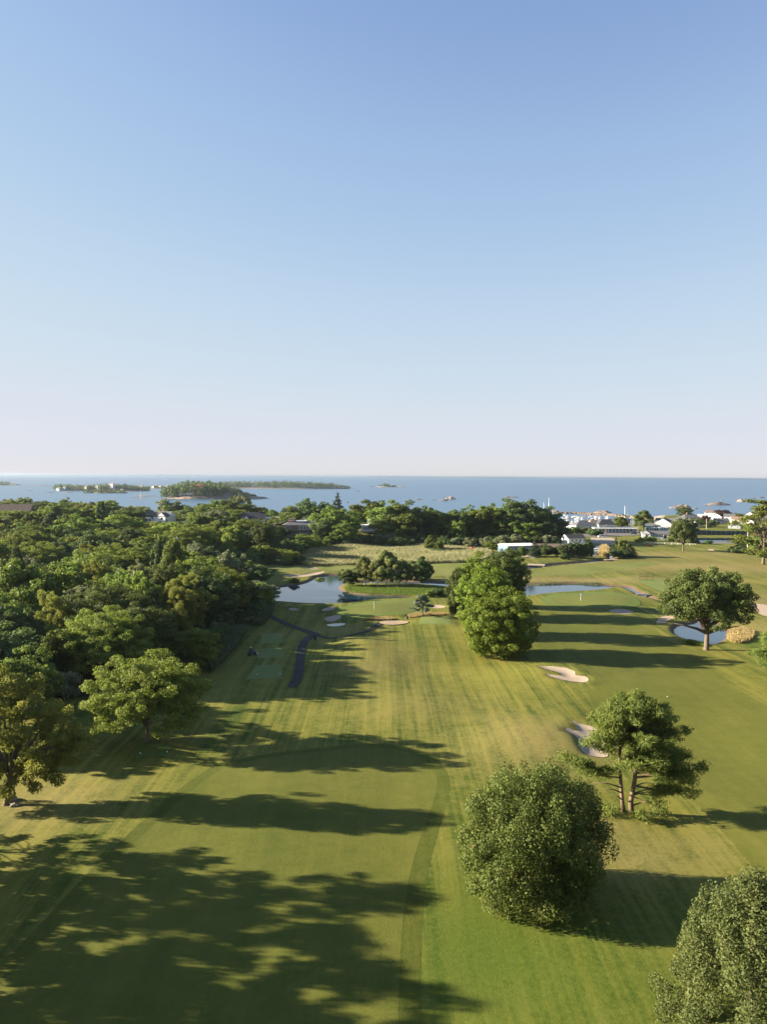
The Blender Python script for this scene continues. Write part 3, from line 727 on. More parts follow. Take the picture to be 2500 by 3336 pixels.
    B = [(tr2, 4.6, -7.4, -0.3, 6.6, 1.1, 6, .55), (tr2, 4.2, -5.2, 0.8, 4.9, 0.9, 4, .6), (tr2, 5.5, -4.6, -1.5, 5.4, 0.9, 4, .5), (tr2, 7.5, -4.6, 0.2, 8.2, 1, 5, .4), (tr2, 8.4, -4.0, -1.2, 9.6, 1, 5, .35), (tr2, 8.0, -3.4, 2, 9.0, 1, 4, .35),
         (tr1, 3.4, 6.6, -0.5, 3.0, 1.1, 6, .35), (tr1, 4.4, 8.6, 0.3, 5.4, 1.1, 7, .35), (tr1, 5.0, 7.0, -1.6, 4.6, 1.1, 6, .3), (tr1, 5.6, 7.2, 1.4, 6.6, 1.1, 6, .3), (tr1, 6.4, 5.8, -1.2, 6.6, 1, 5, .3), (tr1, 2.6, 5.0, 1.0, 2.0, 0.8, 4, .5), (tr1, 2.2, 3.6, -1.4, 1.6, 0.7, 3, .6),
         (tr1, 8.2, 5.0, 0.4, 9.4, 1, 5, .3), (tr1, 8.8, 6.4, -0.6, 10.2, 0.9, 5, .4), (tr1, 9.4, 4.4, 1.2, 11.0, 1, 5, .3), (tr1, 7.2, 2.4, -3.2, 7.6, 1, 5, .3), (tr2, 6.6, -1.0, -3.4, 7.0, 1, 4, .3), (tr1, 9.0, 1.0, -3.4, 9.6, 1, 5, .3), (tr1, 8.0, 1.6, 3.6, 8.6, 1, 5, .3), (tr2, 9.0, -1.6, 3.2, 9.8, 1, 5, .3), (tr1, 5.0, 2.2, 3.0, 5.2, 1, 4, .4)]
    for b_ in B: bough(*b_)
    for i in range(64):                # layered boughs all round the upper stems
        z = g.uniform(5.2, 13.4); a = g.uniform(0, 6.283); L = np.interp(z, [5, 7, 10, 12, 13.6], [4.6, 4.4, 4.6, 3.4, 1.5]) * g.uniform(0.65, 1.1)
        if z < 7.6 and (math.cos(a) < 0.35 or math.sin(a) < -0.8): continue
        tr = tr1 if math.cos(a) > -0.2 else tr2
        zz = min(z, 11.8 if tr is tr2 else 13.0)
        bough(tr, zz, 0.5 + L * math.cos(a), L * math.sin(a), z + L * g.uniform(0.05, 0.35), g.uniform(0.6, 0.95), 5, 0.3)
    for i in range(26):
        z = g.uniform(11.0, 14.3); rr = np.interp(z, [11, 14.4], [2.4, 0.5]) * math.sqrt(g.uniform(0.1, 1)); a = g.uniform(0, 6.283)
        r = g.uniform(0.4, 0.8); tips.append((0.7 + rr * math.cos(a), rr * math.sin(a), z, r, r, r * 0.6))
    for tg in [(-3.4, -0.6, 3.2), (-4.4, -0.2, 3.8), (2.6, -0.4, 3.9), (2.2, -1.0, 2.9), (2.4, -0.9, 1.7), (-2.0, -0.8, 2.4), (3.4, -0.2, 3.1)]:   # bare dead limbs
        st = Vector((0.4 if tg[0] > 0 else -0.9, 0.1, tg[2] - 0.7)); tgv = Vector(tg)
        mb.tube([st, st.lerp(tgv, 0.5) + Vector((0, 0, 0.25)), tgv], [0.10, 0.07, 0.02], 5)
    for (x, y) in [(-2.6, -0.4), (-2.0, -1.2), (1.2, -2.6), (2.4, -2.2), (0.4, -2.0), (3.6, -1.6)]:
        for _ in range(3): tips.append((x + g.normal() * 0.3, y + g.normal() * 0.3, g.uniform(0.3, 1.2), 0.6, 0.6, 0.35))
    V, rnd = needle(tips, 58000, 0.27, 9)
    PROTO['pine'] = (mb.mesh('trunk_pine', M_BARKP, True), quads_mesh('crown_pine', V, LM['pine'], rnd))
    plant_tree('pine_tree', 'pine', 'twin-trunk pine with layered boughs standing by the large bunker', at(2052, 2648), 0.0)
    plant_tree('pine_tree', 'pine', 'pine at the right edge of the picture below the oak', at(2562, 2205), 2.4, (0.80, 0.80, 0.72))
    plant_tree('pine_tree', 'pine', 'unseen pine just beyond the right edge', at(2790, 2660), 1.0, 0.8) if False else None
    # small blue cedar near the tee
    pf = []
    for i in range(46):
        z = g.uniform(1.9, 6.2); rr = np.interp(z, [1.5, 2.4, 4, 6.4], [3.2, 3.9, 2.9, 0.5]) * g.uniform(0.3, 1); a = g.uniform(0, 6.283)
        r = g.uniform(0.5, 0.9); pf.append((rr * math.cos(a), rr * math.sin(a), z, r, r, r * 0.38))
    tree_proto('cedar', 'cedar', M_BARK, pf, 9000, 0.20, fork=(0, 0, 4.5), r0=0.2, nlimb=14, seed=12, aspect=0.4, up=0.6, cull=0.4, shell=(0.2, 1.1))
    plant_tree('cedar_tree', 'cedar', 'small grey-green layered cedar between the green and the tee', at(1377, 2008), 0.0)
hero_trees()

# --- prototypes reused in the woods, on the island and along the shore
def wood_protos():
    specs = []
    for i in range(4):                 # round broadleaf
        g = np.random.RandomState(100 + i)
        pf = dome(g, 5.9, 6.0, 6.7, 150, (0.5, 1.2), -0.95, 0.22, 0.2, flat=0.8) + dome(g, 3.2, 3.6, 6.2, 12, (1.4, 2.0), -0.8, 0.1, 0.5)
        tree_proto('round%d' % i, ('wood_a', 'wood_c', 'wood_b', 'wood_a')[i], M_BARK, pf, 20000, 0.25, fork=(0, 0, 7), r0=0.22, nlimb=12, seed=100 + i, tilt=0.65, up=0.1, cull=0.58, shell=(0.35, 1.2))
    for i in range(3):                 # broad spreading crowns
        g = np.random.RandomState(120 + i)
        pf = []
        for c in range(15):
            a = c * 0.83 + g.uniform(-0.3, 0.3); rr = g.uniform(1.5, 5.2); z = g.uniform(6, 11.5) - rr * 0.25
            for _ in range(9):
                r = g.uniform(0.5, 1.1); pf.append((rr * math.cos(a) + g.normal() * 1.3, rr * math.sin(a) + g.normal() * 1.3, z + g.normal() * 0.7, r, r, r * 0.62))
        pf += dome(g, 4.2, 3.0, 4.0, 22, (0.8, 1.4), -0.7, 0.15, 0.2)
        tree_proto('spread%d' % i, ('wood_b', 'wood_a', 'wood_d')[i], M_BARK, pf, 19000, 0.25, fork=(0, 0, 6.5), r0=0.2, nlimb=16, seed=120 + i, tilt=0.7, up=0.12, cull=0.55, shell=(0.35, 1.2))
    for i in range(2):                 # tall narrow
        g = np.random.RandomState(140 + i)
        pf = []
        for c in range(60):
            z = g.uniform(2.5, 14.5); rr = np.interp(z, [2, 5, 10, 14.8], [2.2, 3.6, 3.2, 0.7]) * math.sqrt(g.rand()); a = g.uniform(0, 6.283); r = g.uniform(0.7, 1.25)
            pf.append((rr * math.cos(a), rr * math.sin(a), z, r, r, r * 0.9))
        tree_proto('tall%d' % i, ('wood_c', 'wood_a')[i], M_BARK, pf, 15000, 0.25, fork=(0, 0, 10), r0=0.26, nlimb=10, seed=140 + i, tilt=0.6, up=0.15, cull=0.6)
    g = np.random.RandomState(150)     # spruce
    pf = []
    for tier in range(17):
        z = 1.5 + tier * 0.95; rr = 4.0 * (1 - (z - 1.0) / 17.5)
        for k in range(max(4, int(9 - tier * 0.3))):
            a = k * 6.283 / max(4, int(9 - tier * 0.3)) + tier; k_ = g.uniform(0.4, 0.85); pf.append((rr * k_ * math.cos(a), rr * k_ * math.sin(a), z - 0.25 + g.normal() * 0.3, rr * g.uniform(0.3, 0.5), rr * g.uniform(0.3, 0.5), 0.5))
    tree_proto('spruce', 'spruce', M_BARKP, pf, 12000, 0.26, fork=(0, 0, 16.5), r0=0.26, nlimb=0, seed=150, aspect=0.35, up=0.5, cull=0.3, shell=(0.2, 1.1))
    for i in range(2):                 # birch
        g = np.random.RandomState(160 + i)
        pf = []
        for c in range(58):
            z = g.uniform(3.0, 12.3); rr = np.interp(z, [3, 6, 9, 12.5], [2.3, 3.2, 2.6, 0.6]) * math.sqrt(g.rand()); a = g.uniform(0, 6.283); r = g.uniform(0.45, 0.9)
            pf.append((rr * math.cos(a), rr * math.sin(a), z, r, r, r * 1.2))
        tree_proto('birch%d' % i, 'birch', M_BIRCH, pf, 12000, 0.21, fork=(0.3, 0, 9), r0=0.17, nlimb=12, seed=160 + i, tilt=0.8, cull=0.5, shell=(0.4, 1.15))
    for i in range(3):                 # shrubs
        g = np.random.RandomState(170 + i)
        pf = dome(g, 2.1, 1.8, 1.5, 26, (0.45, 0.85), -0.8, 0.18, 0.2)
        tree_proto('shrub%d' % i, ('wood_c', 'wood_b', 'wood_d')[i], M_BARK, pf, 5000, 0.17, fork=(0, 0, 1.4), r0=0.06, nlimb=8, seed=170 + i, tilt=0.7, cull=0.55)
    g = np.random.RandomState(175)     # airy tree
    pf = []
    for c in range(26):
        a = c * 2.4; z = g.uniform(3.0, 14.5); rr = np.interp(z, [3, 6, 11, 15], [3.0, 4.8, 4.2, 1.0]) * math.sqrt(g.uniform(0.1, 1))
        for _ in range(3):
            r = g.uniform(0.45, 0.9); pf.append((rr * math.cos(a) + g.normal() * 0.9, rr * math.sin(a) + g.normal() * 0.9, z + g.normal() * 0.5, r, r, r * 0.55))
    tree_proto('open1', 'wood_b', M_BARK, pf, 7000, 0.2, fork=(0, 0, 9), r0=0.22, nlimb=24, seed=175, tilt=0.7, up=0.2, cull=0.3, shell=(0.2, 1.3))
    g = np.random.RandomState(180)     # copper beech
    pf = dome(g, 6.0, 5.4, 6.5, 60, (0.9, 1.7), -0.8, 0.15, 0.2)
    tree_proto('beech', 'beech', M_BARK, pf, 12000, 0.27, r0=0.3, seed=180, cull=0.6)
wood_protos()

# ------------------------------------------------------------------ planting
DIMS = {}
for k_, (tm_, cm_) in PROTO.items():
    co = np.empty(len(cm_.vertices) * 3, np.float32); cm_.vertices.foreach_get('co', co); co = co.reshape(-1, 3)
    DIMS[k_] = (float(np.percentile(co[:, 2], 99.7)), float(np.percentile(co[:, 0], 99) - np.percentile(co[:, 0], 1)))
BARKN = 0
def plant_px(name, key, label, px, Y, top, wpx, rz=None, group=None, cat='tree', base=None):
    """tree at image column px and distance Y whose top and width match the photograph"""
    x = atY(px, 1600, Y).x
    z0 = hz(x, Y) if base is None else base
    h = max(1.0, atY(px, top, Y).z - z0); w = wpx / F_PX * Y
    H, W = DIMS[key]
    return plant_tree(name, key, label, (x, Y, z0), rng.uniform(0, 6.28) if rz is None else rz, (w / W, w / W, h / H), group, cat)

# trees standing out in or beside the wood
plant_px('spreading_tree', 'spread0', 'sunlit yellow-green tree with pale forked stems in front of the dark wood', 272, 160, 1995, 220, 0.5)
plant_px('rounded_tree', 'round2', 'rounded sunlit small tree left of the blue-grey reeds', 632, 163, 2048, 150, 0.2)
plant_px('rounded_tree', 'round2', 'golden-olive rounded tree at the left tip of the pond', 838, 240, 1898, 110, 1.1)
plant_px('tan_tree', 'spread0', 'tan sunlit tree rising in the middle of the wood', 515, 330, 1742, 70, 2.0)
plant_px('pale_stem_tree', 'spread1', 'tall tree with pale bare stems at the left edge of the wood', 95, 186, 1822, 230, 0.0)
plant_px('bushy_tree', 'round1', 'dark bushy tree low at the left edge above the leaning tree', 20, 150, 2120, 200, 0.4)
plant_px('silver_tree', 'spread2', 'silver-green willowy tree on the wood edge near the pond', 765, 215, 1990, 130, 0.4)
plant_px('silver_tree', 'spread2', 'pale grey-green tree left of the silver willowy tree', 600, 215, 1905, 190, 1.9)

# the wood on the left
kinds = [('round0', 'broadleaf_tree', 'mid-green broadleaf tree'), ('round1', 'broadleaf_tree', 'dark green broadleaf tree'), ('round2', 'broadleaf_tree', 'yellow-green broadleaf tree'), ('round3', 'broadleaf_tree', 'fresh green broadleaf tree'),
         ('spread0', 'spreading_tree', 'yellowish spreading tree'), ('spread1', 'spreading_tree', 'green spreading tree'), ('spread2', 'spreading_tree', 'silvery spreading tree'), ('tall0', 'tall_tree', 'tall narrow dark tree'), ('tall1', 'tall_tree', 'tall narrow green tree')]
kinds += [('oak', 'oak_tree', 'broad dark-leaved oak'), ('umbrella', 'spreading_tree', 'bright flat-topped spreading tree'), ('leaning', 'open_tree', 'open yellowish many-stemmed tree')]
pk = np.array([0.13, 0.12, 0.11, 0.10, 0.12, 0.10, 0.06, 0.06, 0.04, 0.06, 0.05, 0.05])
KEEPOUT = [(Xat(540, 560), 560, 17), (Xat(825, 540), 540, 14), (Xat(985, 470), 470, 17), (Xat(20, 560), 565, 22), (Xat(40, 540), 540, 14), (Xat(300, 235), 235, 3), (Xat(470, 250), 250, 6), (-57.6, 160, 7), (Xat(632, 163), 163, 5), (Xat(95, 186), 186, 7), (Xat(95, 150), 150, 5), (Xat(490, 520), 520, 10), (Xat(560, 530), 530, 14), (Xat(540, 510), 510, 10)]
VIEW = [(478, 592, 1700, 552), (785, 905, 1692, 540), (935, 1050, 1742, 466), (-10, 92, 1664, 560), (380, 460, 1650, 900), (560, 590, 1760, 300)]
trees = [(x_, y_, -12.0, h_) for x_, y_, h_ in ((-52, 150, 14.5), (-50, 159, 13.5), (-58, 168, 16), (-51, 177, 15), (-47, 186, 14), (-57, 189, 17), (-50, 197, 15.5), (-45, 206, 14), (-56, 207, 17), (-49, 216, 15), (-60, 178, 17), (-46, 226, 13.5), (-55, 222, 16))]
tries = 0
while tries < 26000 and len(trees) < 292:
    tries += 1
    Y = 118 + (655 - 118) * rng.rand(); X = rng.uniform(-0.50 * Y - 12, 0)
    s = float(sdf(WOOD, np.array([X]), np.array([Y]), 200.0)[0])
    if s > -3.0: continue
    if any((X - a) ** 2 + (Y - b) ** 2 < r * r for a, b, r in KEEPOUT): continue
    sp = np.interp(Y, [110, 200, 400, 650], [7.0, 8.0, 11.5, 14.5])
    if any((X - a) ** 2 + (Y - b) ** 2 < sp * sp for a, b, *_ in trees): continue
    trees.append((X, Y, s, None))
for X, Y, s, hfix in trees:
    i = rng.choice(12, p=pk)
    key, nm, lab = kinds[i]
    zone = 'at the near edge of the left wood' if s > -14 and Y < 330 else 'in the near dark part of the left wood' if Y < 260 else 'in the middle of the left wood' if Y < 420 else 'on the far rise of the left wood'
    H, W = DIMS[key]
    h = rng.choice([rng.uniform(9.5, 13), rng.uniform(12, 15.5), rng.uniform(15, 18.5)], p=[.35, .45, .2]) * (0.72 if s > -9 else 1.0) * (1.0 if Y < 450 else 0.93) * (0.55 if s > -22 and 285 < Y < 372 else 1.0)
    if i in (7, 8): h *= 1.1
    if Y < 142: h = min(h, 11.0)
    if hfix: h = hfix
    px_ = 1250 + X / Y * F_PX; hw_ = 5.5 / Y * F_PX
    for a_, b_, py_, yb_ in VIEW:
        if Y < yb_ and a_ - hw_ < px_ < b_ + hw_:
            h = min(h, CAM_H - (py_ - 1551 - (px_ - 1250) * ROLL) * Y / F_PX - hz(X, Y))
    if h < 3.0: continue
    w = np.interp(Y, [110, 300, 650], [10.5, 13.0, 16.5]) * rng.uniform(0.65, 1.4) * (0.62 if i in (7, 8) else 1.2 if i > 8 else 1.0) * (0.8 if s > -9 else 1.0)
    plant_tree(nm, key, lab + ' ' + zone, (X, Y, hz(X, Y)), rng.uniform(0, 6.28), (w / W, w / W, h / H), lab + 's ' + zone)
# undergrowth along the wood edge
for k in range(70):
    t = rng.rand() * 15
    a, b = WOOD[int(t)], WOOD[int(t) + 1]
    p = a + (b - a) * (t - int(t)) + rng.normal(size=2) * 1.5
    if p[1] < 105 or (148 < p[1] < 176 and p[0] > -52): continue
    i = rng.choice(3, p=[0.6, 0.2, 0.2])
    plant_tree('shrub', 'shrub%d' % i, ('dark green', 'yellow-green', 'grey-green')[i] + ' shrub in the undergrowth along the wood edge', ground(p[0] - 1.5, p[1]), rng.uniform(0, 6.28), rng.uniform(0.7, 1.5), ('dark', 'yellow', 'grey')[i] + ' undergrowth shrubs', 'shrub')

# trees just outside the frame whose long shadows cross the near fairway
for k, (X, Y, h, w, key) in enumerate([(-52, 84, 10.0, 8, 'open1'), (-49, 79.5, 16.5, 10, 'open1'), (-53, 73, 16, 11, 'open1'), (-48, 67, 16, 10, 'open1'), (-54, 61.5, 17, 11, 'open1'), (-47, 56, 15.5, 10, 'open1'), (-52, 50, 16.5, 11, 'open1'), (-45, 45, 15, 10, 'open1'), (-62, 66, 16, 9, 'open1'), (-62, 54, 16, 9, 'open1'), (-60, 76, 15, 9, 'open1'), (-44, 61, 13, 8, 'open1'), (-58, 46, 15, 9, 'open1'), (-60, 112, 10.5, 10, 'spread1'), (-63, 121, 12, 11, 'round0'), (-58, 129, 11.5, 10, 'round3'), (-67, 136, 13.5, 11, 'round1')]):
    H, W = DIMS[key]
    plant_tree('roadside_tree', key, 'tree outside the left edge that shades the near fairway', ground(X, Y), k * 1.3, (w / W, w / W, h / H), 'shade trees beyond the left edge')

# birches and companions on the pond island
for px, py, top, w, key, lab in ((1140, 1908, 1853, 46, 'round1', 'small dark round tree at the left end of the birch clump'), (1190, 1905, 1812, 46, 'birch0', 'birch next to the small dark tree on the pond island'), (1232, 1910, 1822, 50, 'birch1', 'birch second from the left in the island clump'),
     (1262, 1908, 1792, 56, 'birch0', 'tallest birch in the middle of the island clump'), (1296, 1911, 1826, 50, 'birch1', 'front birch right of the tallest one'), (1326, 1906, 1832, 46, 'birch0', 'birch in the right half of the island clump'), (1348, 1900, 1826, 44, 'birch1', 'rear birch near the dark right end of the clump'),
     (1376, 1905, 1812, 40, 'tall0', 'dark narrow tree at the right end of the birch clump'), (1395, 1901, 1834, 34, 'tall1', 'slim green tree at the right tip of the clump'), (1212, 1898, 1834, 40, 'birch0', 'pale birch behind the left birches'), (1310, 1897, 1822, 44, 'birch1', 'pale birch behind the right birches')):
    p = at(px, py)
    plant_px('birch_tree' if 'birch' in key else 'island_tree', key, lab, px, p.y, top, w * 1.3, group='birch clump on the pond island')
for px, py, s, i in ((1425, 1940, 1.3, 0), (1400, 1944, 1.0, 1), (1448, 1936, 1.1, 0), (1040, 1897, 1.0, 1), (960, 1897, 0.9, 1)):
    plant_tree('shrub', 'shrub%d' % i, 'low shrub on the pond bank at column of ' + {1425: 'the cedar', 1400: 'the small bunker', 1448: 'the maple row', 1040: 'the long far bunker', 960: 'the left pond shore'}[px], at(px, py), 0.3 * px, (s, s, s * 0.6), None, 'shrub')

# belt of big trees before the sea
BELT = [(960, 520, 1642, 75, 'round0'), (1008, 535, 1626, 64, 'round1'), (1064, 530, 1637, 62, 'round1'), (1101, 545, 1610, 66, 'spruce'), (1070, 470, 1652, 110, 'round0'), (1112, 466, 1660, 100, 'round3'), (1058, 455, 1690, 60, 'round1'), (1120, 450, 1698, 64, 'round0'), (1190, 500, 1630, 110, 'round3'), (1235, 508, 1634, 95, 'round1'),
        (1268, 478, 1632, 110, 'round3'), (1315, 476, 1634, 120, 'round0'), (1355, 482, 1650, 80, 'round1'), (1425, 482, 1655, 84, 'spread1'), (1418, 500, 1662, 50, 'tall0'), (1478, 490, 1664, 60, 'tall0'), (1506, 484, 1660, 84, 'round1'), (1536, 520, 1645, 42, 'round3'), (1568, 480, 1649, 90, 'spread1'), (1598, 510, 1642, 80, 'round0'),
        (1660, 492, 1632, 110, 'round0'), (1692, 486, 1627, 120, 'round1'), (1725, 490, 1640, 100, 'round0'), (1760, 494, 1650, 100, 'round1'), (1650, 476, 1680, 80, 'spread1'), (1790, 492, 1672, 84, 'round1'), (1815, 486, 1692, 84, 'tall0'), (1775, 474, 1700, 80, 'round1'), (1833, 480, 1712, 50, 'round1'), (1720, 470, 1690, 90, 'spread1'), (1494, 466, 1697, 54, 'spread0'),
        (1165, 500, 1655, 60, 'round0'), (1385, 500, 1668, 50, 'tall1'), (1450, 510, 1668, 60, 'round1'), (1530, 505, 1672, 60, 'round1'), (1620, 500, 1660, 70, 'tall0'), (745, 575, 1622, 80, 'round0'), (715, 580, 1630, 60, 'spread1'), (780, 585, 1612, 60, 'spread2'), (830, 600, 1652, 70, 'spread1'), (860, 606, 1660, 60, 'round0'), (885, 598, 1664, 50, 'round1'), (905, 470, 1700, 60, 'spread2'), (900, 450, 1712, 70, 'round1')]
BL = {'round0': 'green round-crowned tree', 'round1': 'dark round-crowned tree', 'round3': 'bright green round-crowned tree', 'spruce': 'tall pointed spruce', 'spread1': 'spreading green tree', 'tall0': 'narrow dark tree', 'tall1': 'narrow green tree', 'spread0': 'small yellowish spreading tree', 'spread2': 'grey-green spreading tree'}
for px, Y, top, w, key in BELT:
    where = 'beside the shingled mansion' if px < 1150 else 'left of the sea view gap' if px < 1400 else 'above the middle of the reed bed' if px < 1620 else 'behind the blue shed'
    plant_px('spruce_tree' if key == 'spruce' else 'shore_tree', key, BL[key] + ' in the shore belt ' + where, px, Y, top, w * 1.2, None, 'shore belt: ' + BL[key] + ' ' + where)
for px, py, w, top, key, lab in ((1008, 1788, 18, 1774, 'round2', 'tiny round tree at the left end of the reed bed'), (1065, 1783, 42, 1760, 'shrub1', 'yellow-green bush below the mansion wall'), (1225, 1778, 30, 1756, 'shrub1', 'yellow-green bush at the back of the reed bed'), (1408, 1795, 44, 1743, 'tall1', 'light green willow bush standing in the reeds'), (1432, 1797, 30, 1752, 'round3', 'lower right half of the willow bush in the reeds'),
     (1350, 1792, 30, 1784, 'shrub2', 'low grey bush among the reeds'), (1425, 1798, 50, 1786, 'shrub0', 'low dark bush at the foot of the willow bush'), (1600, 1790, 40, 1762, 'round2', 'brownish young tree left of the blue shed'), (1648, 1796, 34, 1766, 'round0', 'small tree against the white side of the blue shed'), (1705, 1815, 34, 1780, 'tall1', 'thin young tree in front of the blue shed'), (1745, 1812, 46, 1762, 'spruce', 'bushy conifer at the right end of the blue shed'), (1785, 1813, 50, 1772, 'round1', 'dark bush in front of the brown-roofed shed'), (1822, 1812, 40, 1778, 'round1', 'second dark bush in front of the brown-roofed shed')):
    p = at(px, py); plant_px('bush' if 'bush' in lab else 'young_tree', key, lab, px, p.y, top, w, None, None, 'bush' if 'bush' in lab else 'tree')
for k, px in enumerate(range(1150, 1660, 24)):  # bushes behind the reeds
    p = at(px, 1772 + 4 * math.sin(k)); plant_tree('bush', 'shrub%d' % (k % 2), ('dark', 'olive')[k % 2] + ' bush in the line behind the reed bed', p, k, (rng.uniform(1.2, 2), 1.5, rng.uniform(0.9, 1.5)), ('dark', 'olive') [k % 2] + ' bushes behind the reeds', 'bush')
for k, px in enumerate((1842, 1862, 1880, 1897, 1912, 1924)):  # clipped dark hedge trees
    p = at(px, 1818); plant_px('hedge_tree', 'tall0' if k % 2 else 'round1', 'dark hedge tree %s in the tall hedge right of the sheds' % ('at the left end', 'second from the left', 'third from the left', 'third from the right', 'second from the right', 'at the right end')[k], px, p.y, 1772 - 4 * (k % 3), 34, None, 'tall hedge')
for px, py, top, w, key, lab in ((2012, 1812, 1752, 34, 'spruce', 'dark pointed evergreen left in the clump by the channel'), (2034, 1814, 1758, 34, 'spread0', 'brownish loose evergreen in the clump by the channel'), (2055, 1815, 1766, 44, 'spruce', 'broad dark evergreen at the right of the channel clump'), (2020, 1818, 1790, 40, 'round1', 'low dark bush at the foot of the channel clump')):
    p = at(px, py); plant_px('evergreen_tree', key, lab, px, p.y, top, w * 1.3, None, None)
for k in range(64):                    # understorey filling the belt
    px = 1045 + k * 12.6 + rng.uniform(-5, 5); Y = rng.uniform(445, 470) if px < 1640 else rng.uniform(455, 475)
    key = ('round1', 'shrub0', 'round0', 'shrub2')[k % 4]; x_ = atY(px, 1700, Y).x; s_ = rng.uniform(0.35, 0.6) if 'round' in key else rng.uniform(1.3, 2.2)
    where = 'below the mansion' if px < 1150 else 'at the left back of the reeds' if px < 1400 else 'at the right back of the reeds' if px < 1620 else 'behind the sheds'
    plant_tree('understorey_bush', key, {'round1': 'dark round', 'shrub0': 'dark low', 'round0': 'green round', 'shrub2': 'grey-green low'}[key] + ' understorey bush ' + where, ground(x_, Y), k, (s_ * 1.1, s_ * 1.1, s_), 'understorey ' + key + ' ' + where, 'bush')
# right-hand far trees
plant_px('lone_tree', 'oak', 'lone dark tree in front of the tennis screens', 2232, at(2232, 1795).y, 1688, 82, 0.7)
plant_px('willow_tree', 'open1', 'light green feathery tree at the right edge near the pole', 2495, 372, 1628, 170, 0.7)
plant_px('willow_tree', 'spread1', 'lower green tree below the feathery one at the right edge', 2495, 385, 1690, 110, 2.1)
for px, Y, top, w, key, lab in ((2030, 606, 1676, 44, 'round3', 'round green street tree left of the tall leafy one by the club'), (2100, 618, 1662, 54, 'tall1', 'tall leafy tree in front of the yacht club'), (2232, 830, 1648, 42, 'round3', 'green tree on the point before the rocks'), (2358, 760, 1660, 48, 'beech', 'dark copper beech among the shore houses'), (2302, 700, 1678, 26, 'beech', 'small copper beech before the white house'), (2405, 770, 1671, 44, 'round0', 'rounded tree right of the copper beech'),
     (2280, 660, 1690, 40, 'round0', 'bushy tree right of the cream clubhouse'), (2325, 655, 1694, 34, 'round1', 'dark bushy tree behind the tennis screens'), (2262, 650, 1700, 30, 'round1', 'shaded tree at the corner of the cream clubhouse'), (2460, 690, 1686, 50, 'round0', 'tree among the houses at the right edge'), (2440, 620, 1705, 40, 'round1', 'dark tree before the right shore houses'), (1960, 640, 1716, 0, 'round0', '')):
    if w: plant_px('club_tree', key, lab, px, Y, top, w * 1.1)
for px, py, s, lab in ((1872, 1737, 1.9, 'olive bush left of the grey clubhouse'), (1905, 1738, 1.6, 'brown-green bush by the grey clubhouse'), (1940, 1745, 2.0, 'round green bush beside the road'), (2085, 1765, 1.2, 'low bush on the lawn edge'), (2110, 1763, 1.2, 'low hedge bush on the club lawn'), (2125, 1763, 1.2, 'right low hedge bush on the club lawn'), (2150, 1718, 1.6, 'bush by the blue cabanas'), (2185, 1764, 1.3, 'bush in front of the low white clubhouse'), (2225, 1768, 1.3, 'bush below the parked white van'), (2245, 1769, 1.2, 'reddish bush by the tennis screen'), (2262, 1771, 1.2, 'bush right of the reddish one'), (2310, 1773, 1.0, 'pale bush before the tennis screen'), (2420, 1775, 1.6, 'dark bush at the right end of the screens'), (2410, 1802, 1.8, 'dark low bush right of the lone tree'), (2440, 1806, 1.5, 'dark low bush near the pole'), (1840, 1833, 1.0, 'brownish bush on the ditch bank')):
    plant_tree('bush', 'shrub%d' % (px % 2), lab, at(px, py), px * 0.7, (s * 1.3, s * 1.2, s * 0.8), None, 'bush')

# ------------------------------------------------------------------ reeds, dry grass and rank grass (masses of blades)
def blade_mat(name, a, b):
    t = NT(name)
    c = t.mix(t.attr('rnd'), a, b)
    p = t.principled(c, 0.8, None, 0.15)
    tr = t.node('ShaderNodeBsdfTranslucent'); t.L(c, tr.inputs[0])
    ms = t.node('ShaderNodeMixShader'); ms.inputs[0].default_value = 0.35
    t.L(p.outputs[0], ms.inputs[1]); t.L(tr.outputs[0], ms.inputs[2]); t.L(ms.outputs[0], t.out.inputs[0])
    return t.m
def blades(name, P, n, h, w, material, label, seed=5, lean=0.25, hnoise=None):
    g = np.random.RandomState(seed)
    P = np.asarray(P); lo, hi = P.min(0), P.max(0)
    X = g.uniform(lo[0], hi[0], n * 3); Y = g.uniform(lo[1], hi[1], n * 3)
    m = sdf(P, X, Y) < 0
    X, Y = X[m][:n], Y[m][:n]
    Z = np.array([hz(a, b) for a, b in zip(X, Y)])
    n = len(X)
    hh = h * g.uniform(0.7, 1.15, n) * (0.8 + 0.25 * np.sin(X * 0.13 + 1) * np.sin(Y * 0.11)); ww = w * g.uniform(0.6, 1.3, n)
    a = g.uniform(0, 3.1416, n); dx, dy = np.cos(a) * ww, np.sin(a) * ww
    lx, ly = g.normal(size=n) * lean * hh, g.normal(size=n) * lean * hh
    V = np.stack([np.stack([X - dx * .7, Y - dy * .7, Z - 0.1], -1), np.stack([X + dx * .7, Y + dy * .7, Z - 0.1], -1),
                  np.stack([X + dx + lx * .6, Y + dy + ly * .6, Z + hh * .75], -1), np.stack([X + lx, Y + ly, Z + hh], -1)], 1)
    me = quads_mesh(name, V, material, g.rand(n) * 0.6 + 0.4 * (0.5 + 0.5 * np.sin(X * 0.21) * np.sin(Y * 0.17 + 2)))
    return tag(new_obj(name, me), label, None, None, 'stuff')
M_REED = blade_mat('reed_blades', (0.15, 0.165, 0.068), (0.37, 0.345, 0.185))
M_REEDG = blade_mat('reed_blades_green', (0.055, 0.085, 0.035), (0.16, 0.18, 0.10))
M_FESCUE = blade_mat('fescue_blades', (0.22, 0.17, 0.07), (0.46, 0.36, 0.17))
M_RANK = blade_mat('rank_blades', (0.06, 0.11, 0.015), (0.15, 0.20, 0.035))
blades('reed_bed', MARSH, 95000, 2.3, 0.10, M_REED, 'broad bed of tan and green reeds before the trees')
